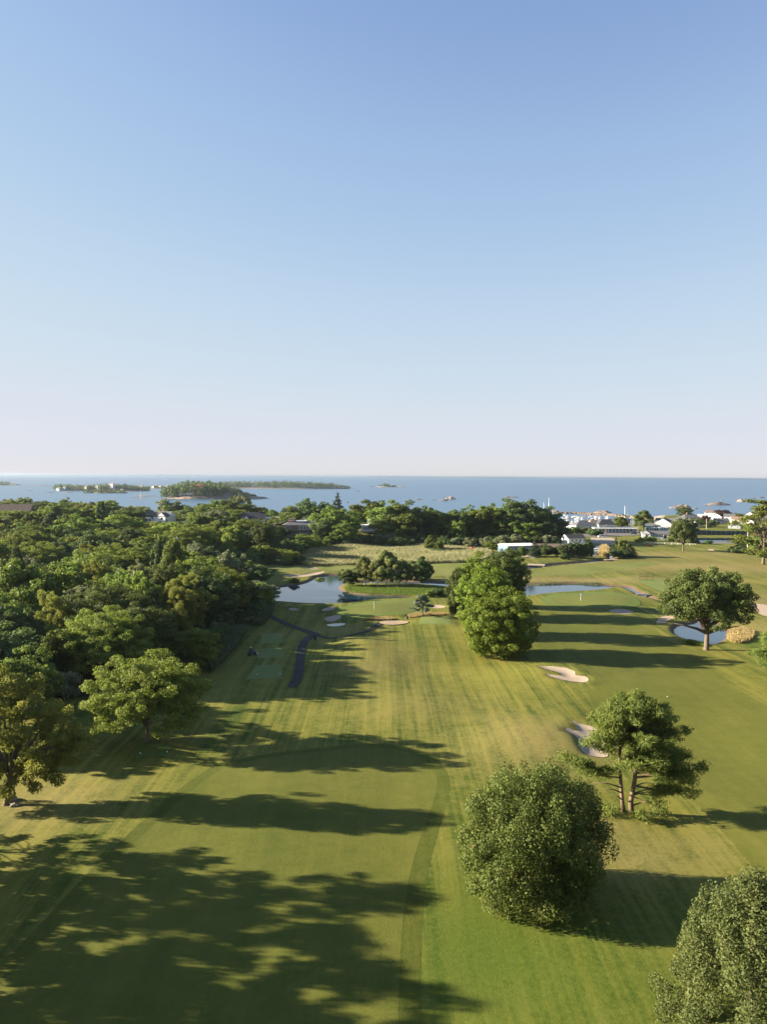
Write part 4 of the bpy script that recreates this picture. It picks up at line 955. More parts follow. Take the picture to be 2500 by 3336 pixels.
blades('reed_patch', smooth_poly(poly([(690, 2195), (715, 2170), (775, 2105), (800, 2070), (770, 2068), (720, 2105), (680, 2150)]), 3), 5200, 3.0, 0.07, M_REEDG, 'blue-grey reeds between the wood and the tees', 6)
blades('reed_patch', smooth_poly(poly([(855, 2040), (885, 2010), (890, 1985), (865, 1990), (840, 2030)]), 3), 1800, 2.2, 0.08, M_REEDG, 'shaded reeds at the foot of the wood by the path', 7)
blades('dry_grass', smooth_poly(poly([(1185, 2021), (1220, 2017), (1270, 2016), (1286, 2021), (1250, 2024), (1205, 2024)]), 4), 2600, 0.9, 0.05, M_FESCUE, 'golden clump of tall dry grass beside the pond green', 8, 0.2)
blades('dry_grass', smooth_poly(poly([(1325, 2013), (1370, 2005), (1430, 2003), (1460, 2006), (1420, 2011), (1370, 2015), (1335, 2017)]), 4), 2600, 0.8, 0.05, M_FESCUE, 'dry brown grass strip under the small cedar', 9, 0.2)
blades('dry_grass', smooth_poly(poly([(2370, 2075), (2400, 2050), (2450, 2060), (2455, 2085), (2420, 2100), (2385, 2095)]), 4), 3600, 1.3, 0.06, M_FESCUE, 'pale dry reeds right of the small pond', 10)
blades('bank_reeds', smooth_poly(poly([(2236, 2092), (2262, 2094), (2296, 2102), (2296, 2110), (2266, 2104), (2240, 2098)]), 4), 2200, 1.0, 0.05, M_RANK, 'green reeds on the near edge of the small pond', 11)
blades('bank_reeds', smooth_poly(poly([(1710, 1903), (1800, 1899), (1900, 1898), (1960, 1901), (1960, 1906), (1850, 1905), (1760, 1907)]), 4), 3500, 0.9, 0.08, M_REEDG, 'short reeds along the far bank of the creek', 12)
blades('channel_reeds', smooth_poly(poly([(1955, 1812), (1982, 1812), (1984, 1795), (1970, 1786), (1956, 1795)]), 3), 2500, 2.6, 0.12, M_FESCUE, 'pale tall reeds left of the bright channel', 13)
blades('channel_reeds', smooth_poly(poly([(2003, 1812), (2016, 1812), (2014, 1796), (2004, 1794)]), 3), 1200, 2.4, 0.12, M_FESCUE, 'pale tall reeds right of the bright channel', 14)
blades('island_grass', smooth_poly(poly([(1130, 1925), (1230, 1937), (1330, 1943), (1440, 1942), (1470, 1925), (1440, 1916), (1330, 1918), (1220, 1914), (1140, 1910)]), 4), 12000, 0.45, 0.07, M_RANK, 'lush bright grass on the pond island', 15)

# ------------------------------------------------------------------ buildings
M_WHITE = plain('white_paint', (0.82, 0.80, 0.77), 0.6, 0.05, 0.8)
M_CREAM = plain('cream_siding', (0.72, 0.66, 0.56), 0.7, 0.06, 0.8)
M_GREYW = plain('grey_siding', (0.30, 0.33, 0.35), 0.7, 0.08, 0.8)
M_BLUEW = plain('blue_metal', (0.115, 0.19, 0.29), 0.5, 0.08, 0.8)
M_SHING = plain('brown_shingle', (0.17, 0.125, 0.095), 0.85, 0.18, 2.0, bump=0.3)
M_TANW = plain('tan_siding', (0.40, 0.33, 0.25), 0.8, 0.08, 0.8)
M_ROOFG = plain('grey_roof', (0.105, 0.105, 0.115), 0.85, 0.15, 1.2)
M_ROOFD = plain('dark_roof', (0.045, 0.047, 0.055), 0.85, 0.15, 1.2)
M_ROOFB = plain('brown_roof', (0.17, 0.12, 0.095), 0.85, 0.15, 1.2)
M_ROOFW = plain('white_metal_roof', (0.72, 0.70, 0.66), 0.45, 0.04, 0.5)
M_ROOFR = plain('red_roof', (0.42, 0.12, 0.07), 0.8, 0.12, 1.0)
M_BRICK = plain('brick', (0.33, 0.15, 0.10), 0.9, 0.2, 3.0)
M_GLASS = plain('window_glass', (0.03, 0.045, 0.06), 0.08, 0.1, 0.8, 0.6)
M_DARK = plain('dark_opening', (0.02, 0.02, 0.022), 0.9, 0.1)
M_TIMBER = plain('timber', (0.26, 0.20, 0.14), 0.85, 0.2, 2.5)
M_STONE = plain('retaining_stone', (0.20, 0.175, 0.15), 0.9, 0.25, 1.5, bump=0.5)
M_SCREEN = plain('tennis_screen', (0.045, 0.06, 0.075), 0.9, 0.25, 1.5)
M_STEEL = plain('steel', (0.30, 0.31, 0.32), 0.45, 0.1, metal=0.6)
M_RUST = plain('rusty_steel', (0.10, 0.06, 0.045), 0.7, 0.2)

def roof_mesh(mb, w, d, h, rh, kind, ov=0.4, th=0.18, ridge='x'):
    W, D = w / 2 + ov, d / 2 + ov
    if kind == 'flat':
        mb.box(-W, W, -D, D, h, h + max(rh, 0.25)); return mb
    if kind == 'shed':
        return mb.hexa([(-W, -D, h), (W, -D, h), (W, D, h + rh), (-W, D, h + rh)], [(-W, -D, h + th), (W, -D, h + th), (W, D, h + rh + th), (-W, D, h + rh + th)])
    if kind == 'gable':
        if ridge == 'x':
            A = [(-W, -D, h), (W, -D, h), (W, D, h), (-W, D, h)]; T = [(-W, 0, h + rh), (W, 0, h + rh)]
            v = A + T; f = [(0, 1, 5, 4), (2, 3, 4, 5), (0, 4, 3), (1, 2, 5), (3, 2, 1, 0)]
        else:
            A = [(-W, -D, h), (W, -D, h), (W, D, h), (-W, D, h)]; T = [(0, -D, h + rh), (0, D, h + rh)]
            v = A + T; f = [(0, 4, 5, 3), (1, 2, 5, 4), (0, 1, 4), (3, 5, 2), (3, 2, 1, 0)]
        # shell above, so that the gable triangle shows the wall
        return mb.raw([(x, y, z + 0.02) for x, y, z in v], f)
    if kind == 'hip':
        k = min(W, D) * 0.98
        if W >= D: T = [(-W + k, 0, h + rh), (W - k, 0, h + rh)]
        else: T = [(0, -D + k, h + rh), (0, D - k, h + rh)]
        v = [(-W, -D, h), (W, -D, h), (W, D, h), (-W, D, h)] + T
        f = [(0, 1, 5, 4), (2, 3, 4, 5), (0, 4, 3), (1, 2, 5)] if W >= D else [(0, 1, 4), (1, 2, 5, 4), (2, 3, 5), (3, 0, 4, 5)]
        return mb.raw([(x, y, z + 0.02) for x, y, z in v], f + [(3, 2, 1, 0)])

def house(name, label, loc, rz, w, d, h, roof='gable', rh=2.5, ridge='x', wall=None, roofm=None, win=(), doors=(), chim=(), wings=(), extra=None, cat='house', deep=3.0, trim=None):
    """win: (face f/l/r, along, z, width, height); doors likewise; chim: (x, y, top, size)"""
    wall = wall or M_WHITE; roofm = roofm or M_ROOFG; trim = trim or M_WHITE
    t = thing(name, label, cat, loc, rz)
    mb = MB().box(-w / 2, w / 2, -d / 2, d / 2, -deep, h)
    wl = mb.build('wall', wall, t)
    rf = roof_mesh(MB(), w, d, h, rh, roof, ridge=ridge).build('roof', roofm, t)
    if roof == 'gable':                # end boards in wall colour, 3 cm proud of the roof ends
        if ridge == 'x':
            for s in (-1, 1):
                x = s * (w / 2 + 0.4); MB().raw([(x + s * 0.03, -d / 2, h + 0.1), (x + s * 0.03, d / 2, h + 0.1), (x + s * 0.03, 0, h + rh * 0.88), (x, -d / 2, h + 0.1), (x, d / 2, h + 0.1), (x, 0, h + rh * 0.88)], [(0, 1, 2), (5, 4, 3), (0, 3, 4, 1), (1, 4, 5, 2), (2, 5, 3, 0)]).build('gable', wall, t)
        else:
            for s in (-1, 1):
                y = s * (d / 2 + 0.4); MB().raw([(-w / 2, y + s * 0.03, h + 0.1), (w / 2, y + s * 0.03, h + 0.1), (0, y + s * 0.03, h + rh * 0.88), (-w / 2, y, h + 0.1), (w / 2, y, h + 0.1), (0, y, h + rh * 0.88)], [(0, 1, 2), (5, 4, 3), (0, 3, 4, 1), (1, 4, 5, 2), (2, 5, 3, 0)]).build('gable', wall, t)
    for cx, cy, ct, cs in chim:
        MB().box(cx - cs / 2, cx + cs / 2, cy - cs / 2, cy + cs / 2, h * 0.6, ct).box(cx - cs / 2 - 0.1, cx + cs / 2 + 0.1, cy - cs / 2 - 0.1, cy + cs / 2 + 0.1, ct, ct + 0.2).build('chimney', M_BRICK, rf)
    def opening(nm, face, u, z, ww, hh, mat, frame):
        def bx(mb, a, b, z0, z1, p0, p1):
            if face == 'f': mb.box(a, b, -d / 2 - p1, -d / 2 - p0, z0, z1)
            elif face == 'l': mb.box(-w / 2 - p1, -w / 2 - p0, a, b, z0, z1)
            else: mb.box(w / 2 + p0, w / 2 + p1, a, b, z0, z1)
        fr = MB(); e = 0.14
        bx(fr, u - ww / 2 - e, u - ww / 2, z - e, z + hh + e, -0.02, 0.09); bx(fr, u + ww / 2, u + ww / 2 + e, z - e, z + hh + e, -0.02, 0.09)
        bx(fr, u - ww / 2, u + ww / 2, z - e, z, -0.02, 0.09); bx(fr, u - ww / 2, u + ww / 2, z + hh, z + hh + e, -0.02, 0.09)
        if nm == 'window' and ww > 1.0: bx(fr, u - 0.04, u + 0.04, z, z + hh, 0.045, 0.085)
        o = fr.build(nm, frame, t)
        pn = MB(); bx(pn, u - ww / 2, u + ww / 2, z, z + hh, 0.01, 0.04)
        pn.build('pane' if nm == 'window' else 'panel', mat, o)
    for (face, u, z, ww, hh) in win: opening('window', face, u, z, ww, hh, M_GLASS, trim)
    for (face, u, z, ww, hh) in doors: opening('door', face, u, z, ww, hh, M_DARK, trim)
    if extra: extra(t)
    return t

def row(face, us, z, w, h): return [(face, u, z, w, h) for u in us]
def spot(px, base_py, Y): p = atY(px, base_py, Y); return (p.x, p.y, p.z)

# shingled mansion on its stone wall
def mansion_extra(t):
    MB().box(-11.5, 11.5, -6.6, -5.05, 3.0, 3.25).build('lower_roof', M_ROOFG, t)
    MB().box(-11.3, 11.3, -6.5, -5.0, -2.0, 0.02).build('terrace', M_STONE, t)
    b = MB().box(-3.5, 2.6, -1.2, 2.8, 6.9, 8.6).build('roof_deck', M_WHITE, t)
    r = MB()
    for x in (-7.6, -6.4, -5.0, -3.8, 0.0, 1.2, 2.4, 3.2):
        r.box(x - 0.07, x + 0.07, -1.25, -1.11, 8.6, 9.7)
    r.box(-7.7, -3.7, -1.25, -1.11, 9.7, 9.85); r.box(-0.1, 3.3, -1.25, -1.11, 9.7, 9.85); r.box(-7.7, -3.7, -1.25, -1.11, 8.45, 8.6)
    r.build('deck_railing', M_WHITE, t)
    MB().box(-8.0, -4.6, -1.1, 2.8, 6.8, 8.5).build('chimney_block', M_BRICK, t)
z_m = spot(985, 1744, 466)
house('shingle_mansion', 'brown shingled mansion with white window bands and a roof deck above a stone wall', z_m, 0.10, 22, 10, 6.2, 'hip', 2.2, 'x', M_SHING, M_ROOFG,
      win=row('f', (-9.0, -8.0), 0.5, 0.7, 2.1) + row('f', (-1.9, -0.6, 0.7, 2.0, 3.3), 0.3, 0.95, 2.4) + row('f', (6.5, 7.7, 8.9, 10), 0.4, 0.9, 2.2) + row('f', (-8.4,), 4.0, 1.8, 1.4) + row('f', (-1.8, -0.3, 1.2, 2.7, 4.2), 3.9, 1.2, 1.7) + row('f', (6.6, 8.6), 4.2, 1.4, 1.4) + row('l', (-2, 1.5), 1, 1.2, 1.5), chim=[(-5.6, 0, 10.2, 1.4)], extra=mansion_extra, deep=5)
def stone_wall(name, label, a, b, h, n, rows):
    a, b = Vector(a), Vector(b); d = (b - a); L = d.length; ang = math.atan2(d.y, d.x)
    t = thing(name, label, 'wall', a, ang)
    MB().box(0, L, 0.06, 0.9, -3, h - 0.05).build('core', M_STONE, t)
    g = np.random.RandomState(77); data = []
    for k in range(4):
        sx, sz = L / n / 2 * 0.94, h / rows / 2 * 0.92
        data.append(MB().hexa([(-sx, -0.15, -sz), (sx * g.uniform(.8, 1), -0.15, -sz), (sx, 0.15, -sz), (-sx, 0.15, -sz)], [(-sx * g.uniform(.8, 1), -0.12, sz), (sx, -0.15, sz * g.uniform(.8, 1)), (sx, 0.15, sz), (-sx, 0.15, sz)]).mesh('stone', M_STONE))
    for r in range(rows):
        for k in range(n):
            o = new_obj('stone', data[(k * 7 + r * 3 + k * k) % 4], None, t)
            o.location = (L / n * (k + 0.5 + 0.5 * (r % 2)) if k < n - 1 or r % 2 == 0 else L / n * (k + 0.5), g.uniform(-0.06, 0.04), h / rows * (r + 0.5))
    return t
pa, pb = spot(958, 1768, 458), spot(1052, 1762, 460)
stone_wall('retaining_wall', 'stone retaining wall below the shingled mansion', pa, pb, 3.2, 14, 4)
# white house with two gables in the wood
def gable_wing(x, w, h, rh, d0, d1, wall, roofm, winz=None):
    def f(t):
        MB().box(x - w / 2, x + w / 2, -d1, -d0, -3, h).build('wing_wall', wall, t)
        W = w / 2 + 0.3
        MB().raw([(x - W, -d1 - 0.3, h + 0.02), (x + W, -d1 - 0.3, h + 0.02), (x + W, 0, h + 0.02), (x - W, 0, h + 0.02), (x, -d1 - 0.3, h + rh), (x, 0, h + rh)], [(0, 4, 5, 3), (1, 2, 5, 4), (3, 5, 2), (3, 2, 1, 0), (0, 1, 4)]).build('wing_roof', roofm, t)
        MB().hexa([(x - w / 2, -d1 - 0.36, h + 0.1), (x + w / 2, -d1 - 0.36, h + 0.1), (x, -d1 - 0.36, h + rh * 0.86)], [(x - w / 2, -d1 - 0.31, h + 0.1), (x + w / 2, -d1 - 0.31, h + 0.1), (x, -d1 - 0.31, h + rh * 0.86)]).build('wing_gable', wall, t)
        if winz is not None:
            fr = MB().box(x - 0.8, x + 0.8, -d1 - 0.06, -d1 + 0.02, winz - 0.1, winz + 1.5).build('window', M_WHITE, t)
            MB().box(x - 0.66, x + 0.66, -d1 - 0.1, -d1 - 0.05, winz, winz + 1.4).build('pane', M_GLASS, fr)
    return f
def both(*fs):
    def f(t):
        for q in fs: q(t)
    return f
house('white_house', 'white house with twin front gables and brick chimney rising from the wood', spot(520, 1702, 552), -0.32, 20, 9, 4.2, 'gable', 3.6, 'x', M_WHITE, M_ROOFG,
      win=row('f', (-8, 8.6), 1.2, 1.2, 1.5) + row('l', (-2, 2), 1.2, 1.1, 1.4), chim=[(2.6, 0.5, 9.3, 1.2)], extra=both(gable_wing(5.5, 5.5, 4.6, 2.6, 4, 6, M_WHITE, M_ROOFG, 2.4), gable_wing(-4.0, 4, 2.6, 2.2, 4, 5.5, M_WHITE, M_ROOFG, 1.0)), deep=5)
house('dark_roof_house', 'house with steep dark blue-grey roof left of the mansion', spot(826, 1712, 540), 0.15, 15, 11, 4.5, 'gable', 4.4, 'x', M_WHITE, M_ROOFD, win=row('f', (-5, 0, 5), 1.5, 1.2, 1.4), chim=[(4, 0, 9.6, 1.0)], extra=gable_wing(-4.5, 4.5, 4.0, 3.2, 4, 6.5, M_WHITE, M_ROOFD, 1.8), deep=6)
house('white_cottage', 'white cottage with brick chimney right of the dark-roofed house', spot(880, 1704, 556), -0.05, 13, 8, 3.8, 'flat', 0.5, 'x', M_WHITE, M_WHITE, win=row('f', (-4.5, -1.5, 1.5, 4.5), 1.2, 1.4, 1.4), chim=[(-4.6, -1, 5.8, 1.2)], deep=6)
house('gabled_cottage', 'small pale gable end seen just left of the shore trees', spot(929, 1700, 585), 0.5, 6, 8, 6.0, 'gable', 3.0, 'y', M_TANW, M_ROOFG, win=row('f', (0,), 5.0, 1.0, 1.4), deep=6)
house('porch_house', 'white house with a small tower half hidden by trees right of the mansion', spot(1203, 1730, 480), -0.05, 9, 8, 3.4, 'flat', 0.4, 'x', M_WHITE, M_WHITE, win=row('f', (-2.6, -1.2, 0.2), 1.0, 1.0, 1.7) + row('f', (2.0, 3.4), 1.2, 1.0, 1.4), extra=lambda t: (MB().box(-1.0, 1.6, -2, 1.4, 3.8, 6.8).build('tower', M_WHITE, t), MB().box(-6.5, 5.5, -6.2, -4.05, -0.2, 0.1).build('porch_deck', M_TIMBER, t)), deep=0.6)
house('blue_grey_house', 'pale blue-grey house glimpsed between the shore trees', spot(1392, 1733, 490), 0.0, 8, 7, 3.2, 'gable', 3.0, 'x', M_GREYW, M_ROOFD, win=row('f', (-2.2, 0.2, 2.4), 0.8, 1.6, 1.6), deep=5)
house('verandah_house', 'long low house with orange-brown roof behind the tree stems', spot(1583, 1737, 510), -0.05, 13, 8, 2.6, 'hip', 2.2, 'x', M_CREAM, M_ROOFB, win=row('f', (-4.5, -1.5, 1.5, 4.5), 0.5, 1.8, 1.7), chim=[(2.4, 0, 5.4, 0.9)], deep=5)
house('brown_barn', 'long tan-roofed building at the far left above the wood', spot(24, 1690, 545), 0.12, 32, 14, 3.4, 'gable', 6.4, 'x', M_TANW, M_ROOFB, win=row('f', (-6, 0, 6), 0.5, 1.6, 1.4), deep=6)
house('shore_cottage', 'grey cottage beyond the tan-roofed building at the far left', spot(25, 1662, 690), 0.0, 9, 8, 6.0, 'gable', 2.8, 'x', M_GREYW, M_ROOFG, win=row('f', (-2, 2), 2.5, 1.2, 1.4), chim=[(-3.2, 0, 9.6, 0.9), (3.4, 0, 9.4, 0.8)], deep=8)
house('shore_cottage', 'brown low cottage right of the grey one at the far left', spot(72, 1662, 690), 0.0, 10, 8, 4.6, 'hip', 2.4, 'x', M_TANW, M_ROOFB, win=row('f', (-3, 0, 3), 1.8, 1.2, 1.4), deep=8)
house('garden_shed', 'little brown-roofed shed glimpsed in the middle of the wood', spot(484, 1880, 300), 0.2, 4.5, 4, 2.4, 'gable', 1.3, 'x', M_TANW, M_ROOFB, doors=[('f', 0, 0, 1.2, 2.0)], cat='shed')
# blue metal shed, brown shed, white building
p = at(1690, 1806)
house('blue_shed', 'blue metal shed with a pale low-pitched roof beside the reed bed', (p.x, p.y + 6, p.z), 0.28, 15.5, 12, 4.4, 'gable', 0.9, 'x', M_BLUEW, M_ROOFW, win=row('f', (-5.2, -4.2), 1.2, 0.8, 0.9), doors=[('f', -2.4, 0.05, 1.1, 2.1), ('f', 3.2, 0.05, 3.4, 3.0)], cat='shed')
p = at(1800, 1803)
house('brown_shed', 'low shed with a brown shingle roof between dark bushes', (p.x, p.y + 4, p.z), 0.0, 15, 7, 2.6, 'gable', 2.2, 'x', M_TANW, M_ROOFB, doors=[('f', 4, 0.05, 2.2, 2.2)], win=row('f', (-4, 0), 0.9, 1.2, 1.0), cat='shed')
p = at(1866, 1784)
house('white_lodge', 'white two-storey building with dark roof behind the tall hedge', (p.x + 1.5, p.y + 4, p.z), 0.25, 10.5, 8, 5.2, 'gable', 2.2, 'x', M_WHITE, M_ROOFD, win=row('f', (-2.6, -0.2, 2.2, 4.8), 3.4, 1.2, 1.3) + row('f', (-2.6, -0.2, 2.2, 4.8), 0.8, 1.2, 1.4) + row('l', (-2, 2), 3.2, 1.0, 1.3), deep=3)
# low white clubhouse
def low_club(t):
    MB().box(2.0, 10.5, -4.6, -3.05, 2.5, 2.7).build('porch_roof', M_ROOFG, t)
    for x in (2.2, 5.0, 7.8, 10.2): MB().box(x - 0.12, x + 0.12, -4.5, -4.26, 0, 2.5).build('porch_post', M_WHITE, t)
    MB().box(-6.5, 2.0, -4.8, -4.6, 0, 1.0).build('fence_panel', M_WHITE, t)
p = at(2156, 1754)
house('low_clubhouse', 'low white clubhouse with grey roof and porch on the lawn', (p.x, p.y + 4, p.z), -0.22, 22, 6, 2.7, 'gable', 2.0, 'x', M_GREYW, M_ROOFG, win=row('f', (-5.4, -3.6, -1.6, 0.4), 0.9, 1.1, 1.3), doors=[('f', 3.6, 0.05, 1.6, 2.1), ('f', 6.4, 0.05, 2.0, 2.1)], extra=both(low_club, gable_wing(-8.6, 5.2, 3.0, 2.0, 2.8, 5.5, M_WHITE, M_ROOFG, 0.9)), cat='clubhouse')
# yacht club and shore houses
p = at(1908, 1733)
house('grey_clubhouse', 'two-storey blue-grey clubhouse with hipped roof by the marina', (p.x, p.y + 6, p.z), 0.25, 17, 11, 4.8, 'hip', 3.0, 'x', M_GREYW, M_ROOFG, win=row('f', (-6.2, -4.6), 2.8, 1.2, 1.4) + row('f', (3.4, 5.4), 2.8, 1.8, 1.6) + row('f', (3.4, 5.4), 0.4, 1.8, 1.6) + row('l', (-3, 0, 3), 2.6, 1.2, 1.4), cat='clubhouse')
p = spot(1933, 1718, 655)
house('cupola_house', 'small cream pavilion with a pointed roof behind the grey clubhouse', p, 0.0, 6, 6, 5.0, 'hip', 2.6, 'x', M_CREAM, M_ROOFB, win=row('f', (-1.5, 1.5), 2.6, 1.2, 1.4), deep=4)
def porch(t):
    MB().box(-15.5, 15.5, -8.6, -5.05, 3.0, 3.3).build('porch_roof', M_WHITE, t)
    for k in range(13): MB().box(-15.2 + k * 2.5, -14.95 + k * 2.5, -8.5, -8.25, 0, 3.0).build('column', M_WHITE, t)
    r = MB().box(-15.5, 15.5, -8.55, -8.47, 4.2, 4.3)
    for k in range(32): r.box(-15.5 + k, -15.42 + k, -8.55, -8.47, 3.3, 4.2)
    r.build('railing', M_WHITE, t)
p = at(2008, 1736)
house('yacht_clubhouse', 'long yacht clubhouse with dark mansard roof and white colonnaded porch', (p.x, p.y + 8, p.z), -0.02, 31, 10, 3.4, 'flat', 0.3, 'x', M_GREYW, M_GREYW, win=row('f', (-12, -9, 9, 12), 0.8, 1.6, 1.6), extra=both(porch, lambda t: (MB().box(-11, 0.5, -4, 5, 3.7, 5.6).build('upper_wall', M_GREYW, t), MB().hexa([(-11.6, -4.6, 5.6), (1.1, -4.6, 5.6), (1.1, 5.6, 5.6), (-11.6, 5.6, 5.6)], [(-8.6, -1.6, 9.2), (-1.9, -1.6, 9.2), (-1.9, 2.6, 9.2), (-8.6, 2.6, 9.2)]).build('mansard_roof', M_ROOFD, t))), cat='clubhouse')
p = at(2134, 1729)
house('cabana_row', 'row of blue cabanas with white doors under one grey roof', (p.x, p.y + 4, p.z), -0.3, 10, 5, 3.4, 'gable', 2.2, 'x', plain('cabana_blue', (0.12, 0.26, 0.34), 0.6), M_ROOFG, doors=row('f', (-3.6, -1.8, 0, 1.8, 3.6), 0.1, 0.9, 2.3), cat='cabana')
p = at(2168, 1730)
house('blue_pavilion', 'small pale blue pavilion with curved roof beside the cabanas', (p.x, p.y + 3, p.z), 0.0, 7.5, 5, 2.6, 'hip', 1.6, 'x', plain('pale_blue', (0.33, 0.42, 0.48), 0.6), M_WHITE, win=row('f', (-2, 0, 2), 0.8, 1.2, 1.2), cat='pavilion')
p = at(2212, 1731)
def cream_x(t):
    MB().box(-13, 13, -9.0, -7.05, 3.2, 3.5).build('porch_roof', M_ROOFG, t)
    MB().box(-13, 13, -8.9, -8.75, 0, 1.1).build('terrace_wall', M_CREAM, t)
    MB().box(1.0, 12.8, -6.9, -2.0, 6.05, 8.8).build('upper_wall', M_CREAM, t)
    roof_m = MB().raw([(0.4, -7.5, 8.82), (13.4, -7.5, 8.82), (13.4, -1.4, 8.82), (0.4, -1.4, 8.82), (3.4, -4.4, 11.0), (10.4, -4.4, 11.0)], [(0, 1, 5, 4), (1, 2, 5), (2, 3, 4, 5), (3, 0, 4), (3, 2, 1, 0)])
    roof_m.build('upper_roof', M_ROOFG, t)
house('cream_clubhouse', 'large cream clubhouse with broad sunlit gable by the sea', (p.x, p.y + 9, p.z), -0.5, 26, 14, 6.0, 'gable', 3.2, 'x', M_CREAM, M_ROOFG, win=row('f', (4, 5.6, 7.2, 8.8, 10.4), 3.9, 1.0, 1.3) + row('f', (-10, -8, 0), 1.0, 1.4, 1.5), doors=[('f', -3.6, 0.05, 4.4, 2.8)], extra=both(cream_x, gable_wing(-6.8, 12, 5.4, 4.2, 6, 8.2, M_CREAM, M_ROOFG, 3.4)), cat='clubhouse')
house('shingled_hall', 'grey shingle-roofed hall behind the cream clubhouse', spot(2250, 1704, 742), 0.05, 17, 9, 5.0, 'hip', 3.2, 'x', M_TANW, M_ROOFG, win=row('f', (-5, 0, 5), 2.4, 1.4, 1.4), chim=[(-3, 0, 9.4, 1.0)], deep=5)
house('white_villa', 'white villa with brown hipped roof on the point', spot(2305, 1700, 790), -0.4, 17, 11, 6.6, 'flat', 0.5, 'x', M_WHITE, M_WHITE, win=row('f', (-7, -4.5, -2, 0.5, 3, 5.5), 3.6, 1.5, 1.8) + row('l', (-3, 0, 3), 3.6, 1.4, 1.7), extra=lambda t: (MB().box(-2.5, 8.0, -4.5, 5, 7.1, 9.6).build('upper_wall', M_WHITE, t), MB().raw([(-3.4, -5.4, 9.6), (8.9, -5.4, 9.6), (8.9, 5.9, 9.6), (-3.4, 5.9, 9.6), (1.6, 0.2, 12.2), (3.9, 0.2, 12.2)], [(0, 1, 5, 4), (1, 2, 5), (2, 3, 4, 5), (3, 0, 4), (3, 2, 1, 0)]).build('hipped_roof', M_ROOFB, t)), deep=6)
for px, by, Y, rz, w, d, h, rh, ridge, wm, rm, lab in ((2396, 1729, 640, -0.5, 9, 10, 4.6, 3.0, 'y', M_GREYW, M_ROOFG, 'grey gabled house behind the tennis screens'), (2424, 1727, 655, -0.45, 7, 7, 4.6, 2.6, 'y', M_TANW, M_ROOFG, 'narrow tan gabled house at the right shore'), (2412, 1706, 720, -0.3, 15, 8, 4.4, 2.0, 'x', M_CREAM, plain('orange_roof', (0.27, 0.16, 0.11), 0.8), 'house with an orange roof among the right shore trees'),
     (2446, 1700, 730, -0.5, 8, 8, 6.0, 3.2, 'y', M_WHITE, M_ROOFB, 'tall white gabled house at the right shore'), (2350, 1712, 700, 0.1, 12, 8, 4.0, 2.4, 'x', M_GREYW, M_ROOFG, 'grey roofed house beneath the copper beech'), (2482, 1706, 700, -0.4, 10, 8, 5.0, 3.0, 'x', M_GREYW, M_ROOFG, 'grey house half hidden at the right edge'), (2338, 1700, 745, -0.5, 8, 8, 5.0, 2.8, 'y', M_WHITE, M_ROOFG, 'small white gabled house left of the copper beech'), (2378, 1702, 735, -0.4, 9, 8, 5.4, 2.6, 'x', M_WHITE, M_ROOFG, 'white house right of the copper beech'), (2265, 1722, 655, -0.5, 8, 7, 4.0, 2.4, 'y', M_CREAM, M_ROOFG, 'cream annex at the right end of the large clubhouse'), (2128, 1716, 668, -0.4, 10, 7, 3.8, 2.2, 'x', M_WHITE, M_ROOFG, 'white boathouse between the tall tree and the cream clubhouse'), (2440, 1718, 668, -0.5, 9, 8, 5.0, 2.8, 'y', M_WHITE, M_ROOFB, 'white gabled house right of the tan one'), (2468, 1694, 770, -0.4, 10, 8, 6.0, 2.8, 'x', M_CREAM, M_ROOFG, 'cream house near the right edge of the shore')):
    house('shore_house', lab, spot(px, by, Y), rz, w, d, h, 'gable', rh, ridge, wm, rm, win=row('f', (-w / 4, w / 4), h * 0.55, 1.0, 1.3) + row('l', (-1.5, 1.5), h * 0.5, 1.0, 1.3), deep=5)

# ------------------------------------------------------------------ fences, poles, small structures
def screen_fence(label, a, b, h, npost):
    a, b = Vector(a), Vector(b); d = b - a; L = math.hypot(d.x, d.y)
    t = thing('tennis_fence', label, 'fence', a, math.atan2(d.y, d.x), 'tennis screens')
    pm = MB().tube([(0, 0, -0.5), (0, 0, h + 0.15)], [0.07, 0.07], 6).mesh('post', M_STEEL)
    for k in range(npost): o = new_obj('post', pm, None, t); o.location = (L * k / (npost - 1), -0.08, 0)
    sm = MB().box(0.06, L / (npost - 1) - 0.06, -0.02, 0.02, 0.15, h).mesh('screen_panel', M_SCREEN)
    for k in range(npost - 1): o = new_obj('screen_panel', sm, None, t); o.location = (L * k / (npost - 1), 0, 0)
    MB().tube([(0, -0.08, h + 0.06), (L, -0.08, h + 0.06)], [0.04, 0.04], 6).build('top_rail', M_STEEL, t)
screen_fence('tall dark screen fence behind the tennis courts', spot(2208, 1749, 562), spot(2446, 1756, 562), 4.4, 16)
screen_fence('lower dark screen fence in front of the tennis courts', spot(2236, 1766, 515), spot(2444, 1771, 515), 2.7, 14)
def pole(label, px, py, top, cross=True, mat=None, r=0.14, lamp=False, Y=None):
    p = at(px, py) if Y is None else Vector(spot(px, py, Y)); h = atY(px, top, p.y).z - p.z
    t = thing('utility_pole', label, 'pole', p)
    MB().tube([(0, 0, -1), (0, 0, h * 0.5), (0, 0, h)], [r, r * 0.9, r * 0.75], 8).build('post', mat or M_TIMBER, t)
    if cross:
        MB().box(-1.2, 1.2, -0.08, 0.08, h - 0.9, h - 0.72).build('crossarm', mat or M_TIMBER, t)
        for x in (-1.0, -0.4, 0.4, 1.0): MB().lathe([(0.05, 0), (0.08, 0.1), (0.04, 0.2)], 6, (x, 0, h - 0.72)).build('insulator', M_WHITE, t)
    return t
pole('timber utility pole by the road in front of the clubhouse', 1977, 1746, 1708)
pole('timber utility pole left of the tall leafy club tree', 2081, 1742, 1704)
pole('pale bare pole right of the lone dark tree', 2437, 1786, 1731, False, M_WHITE)
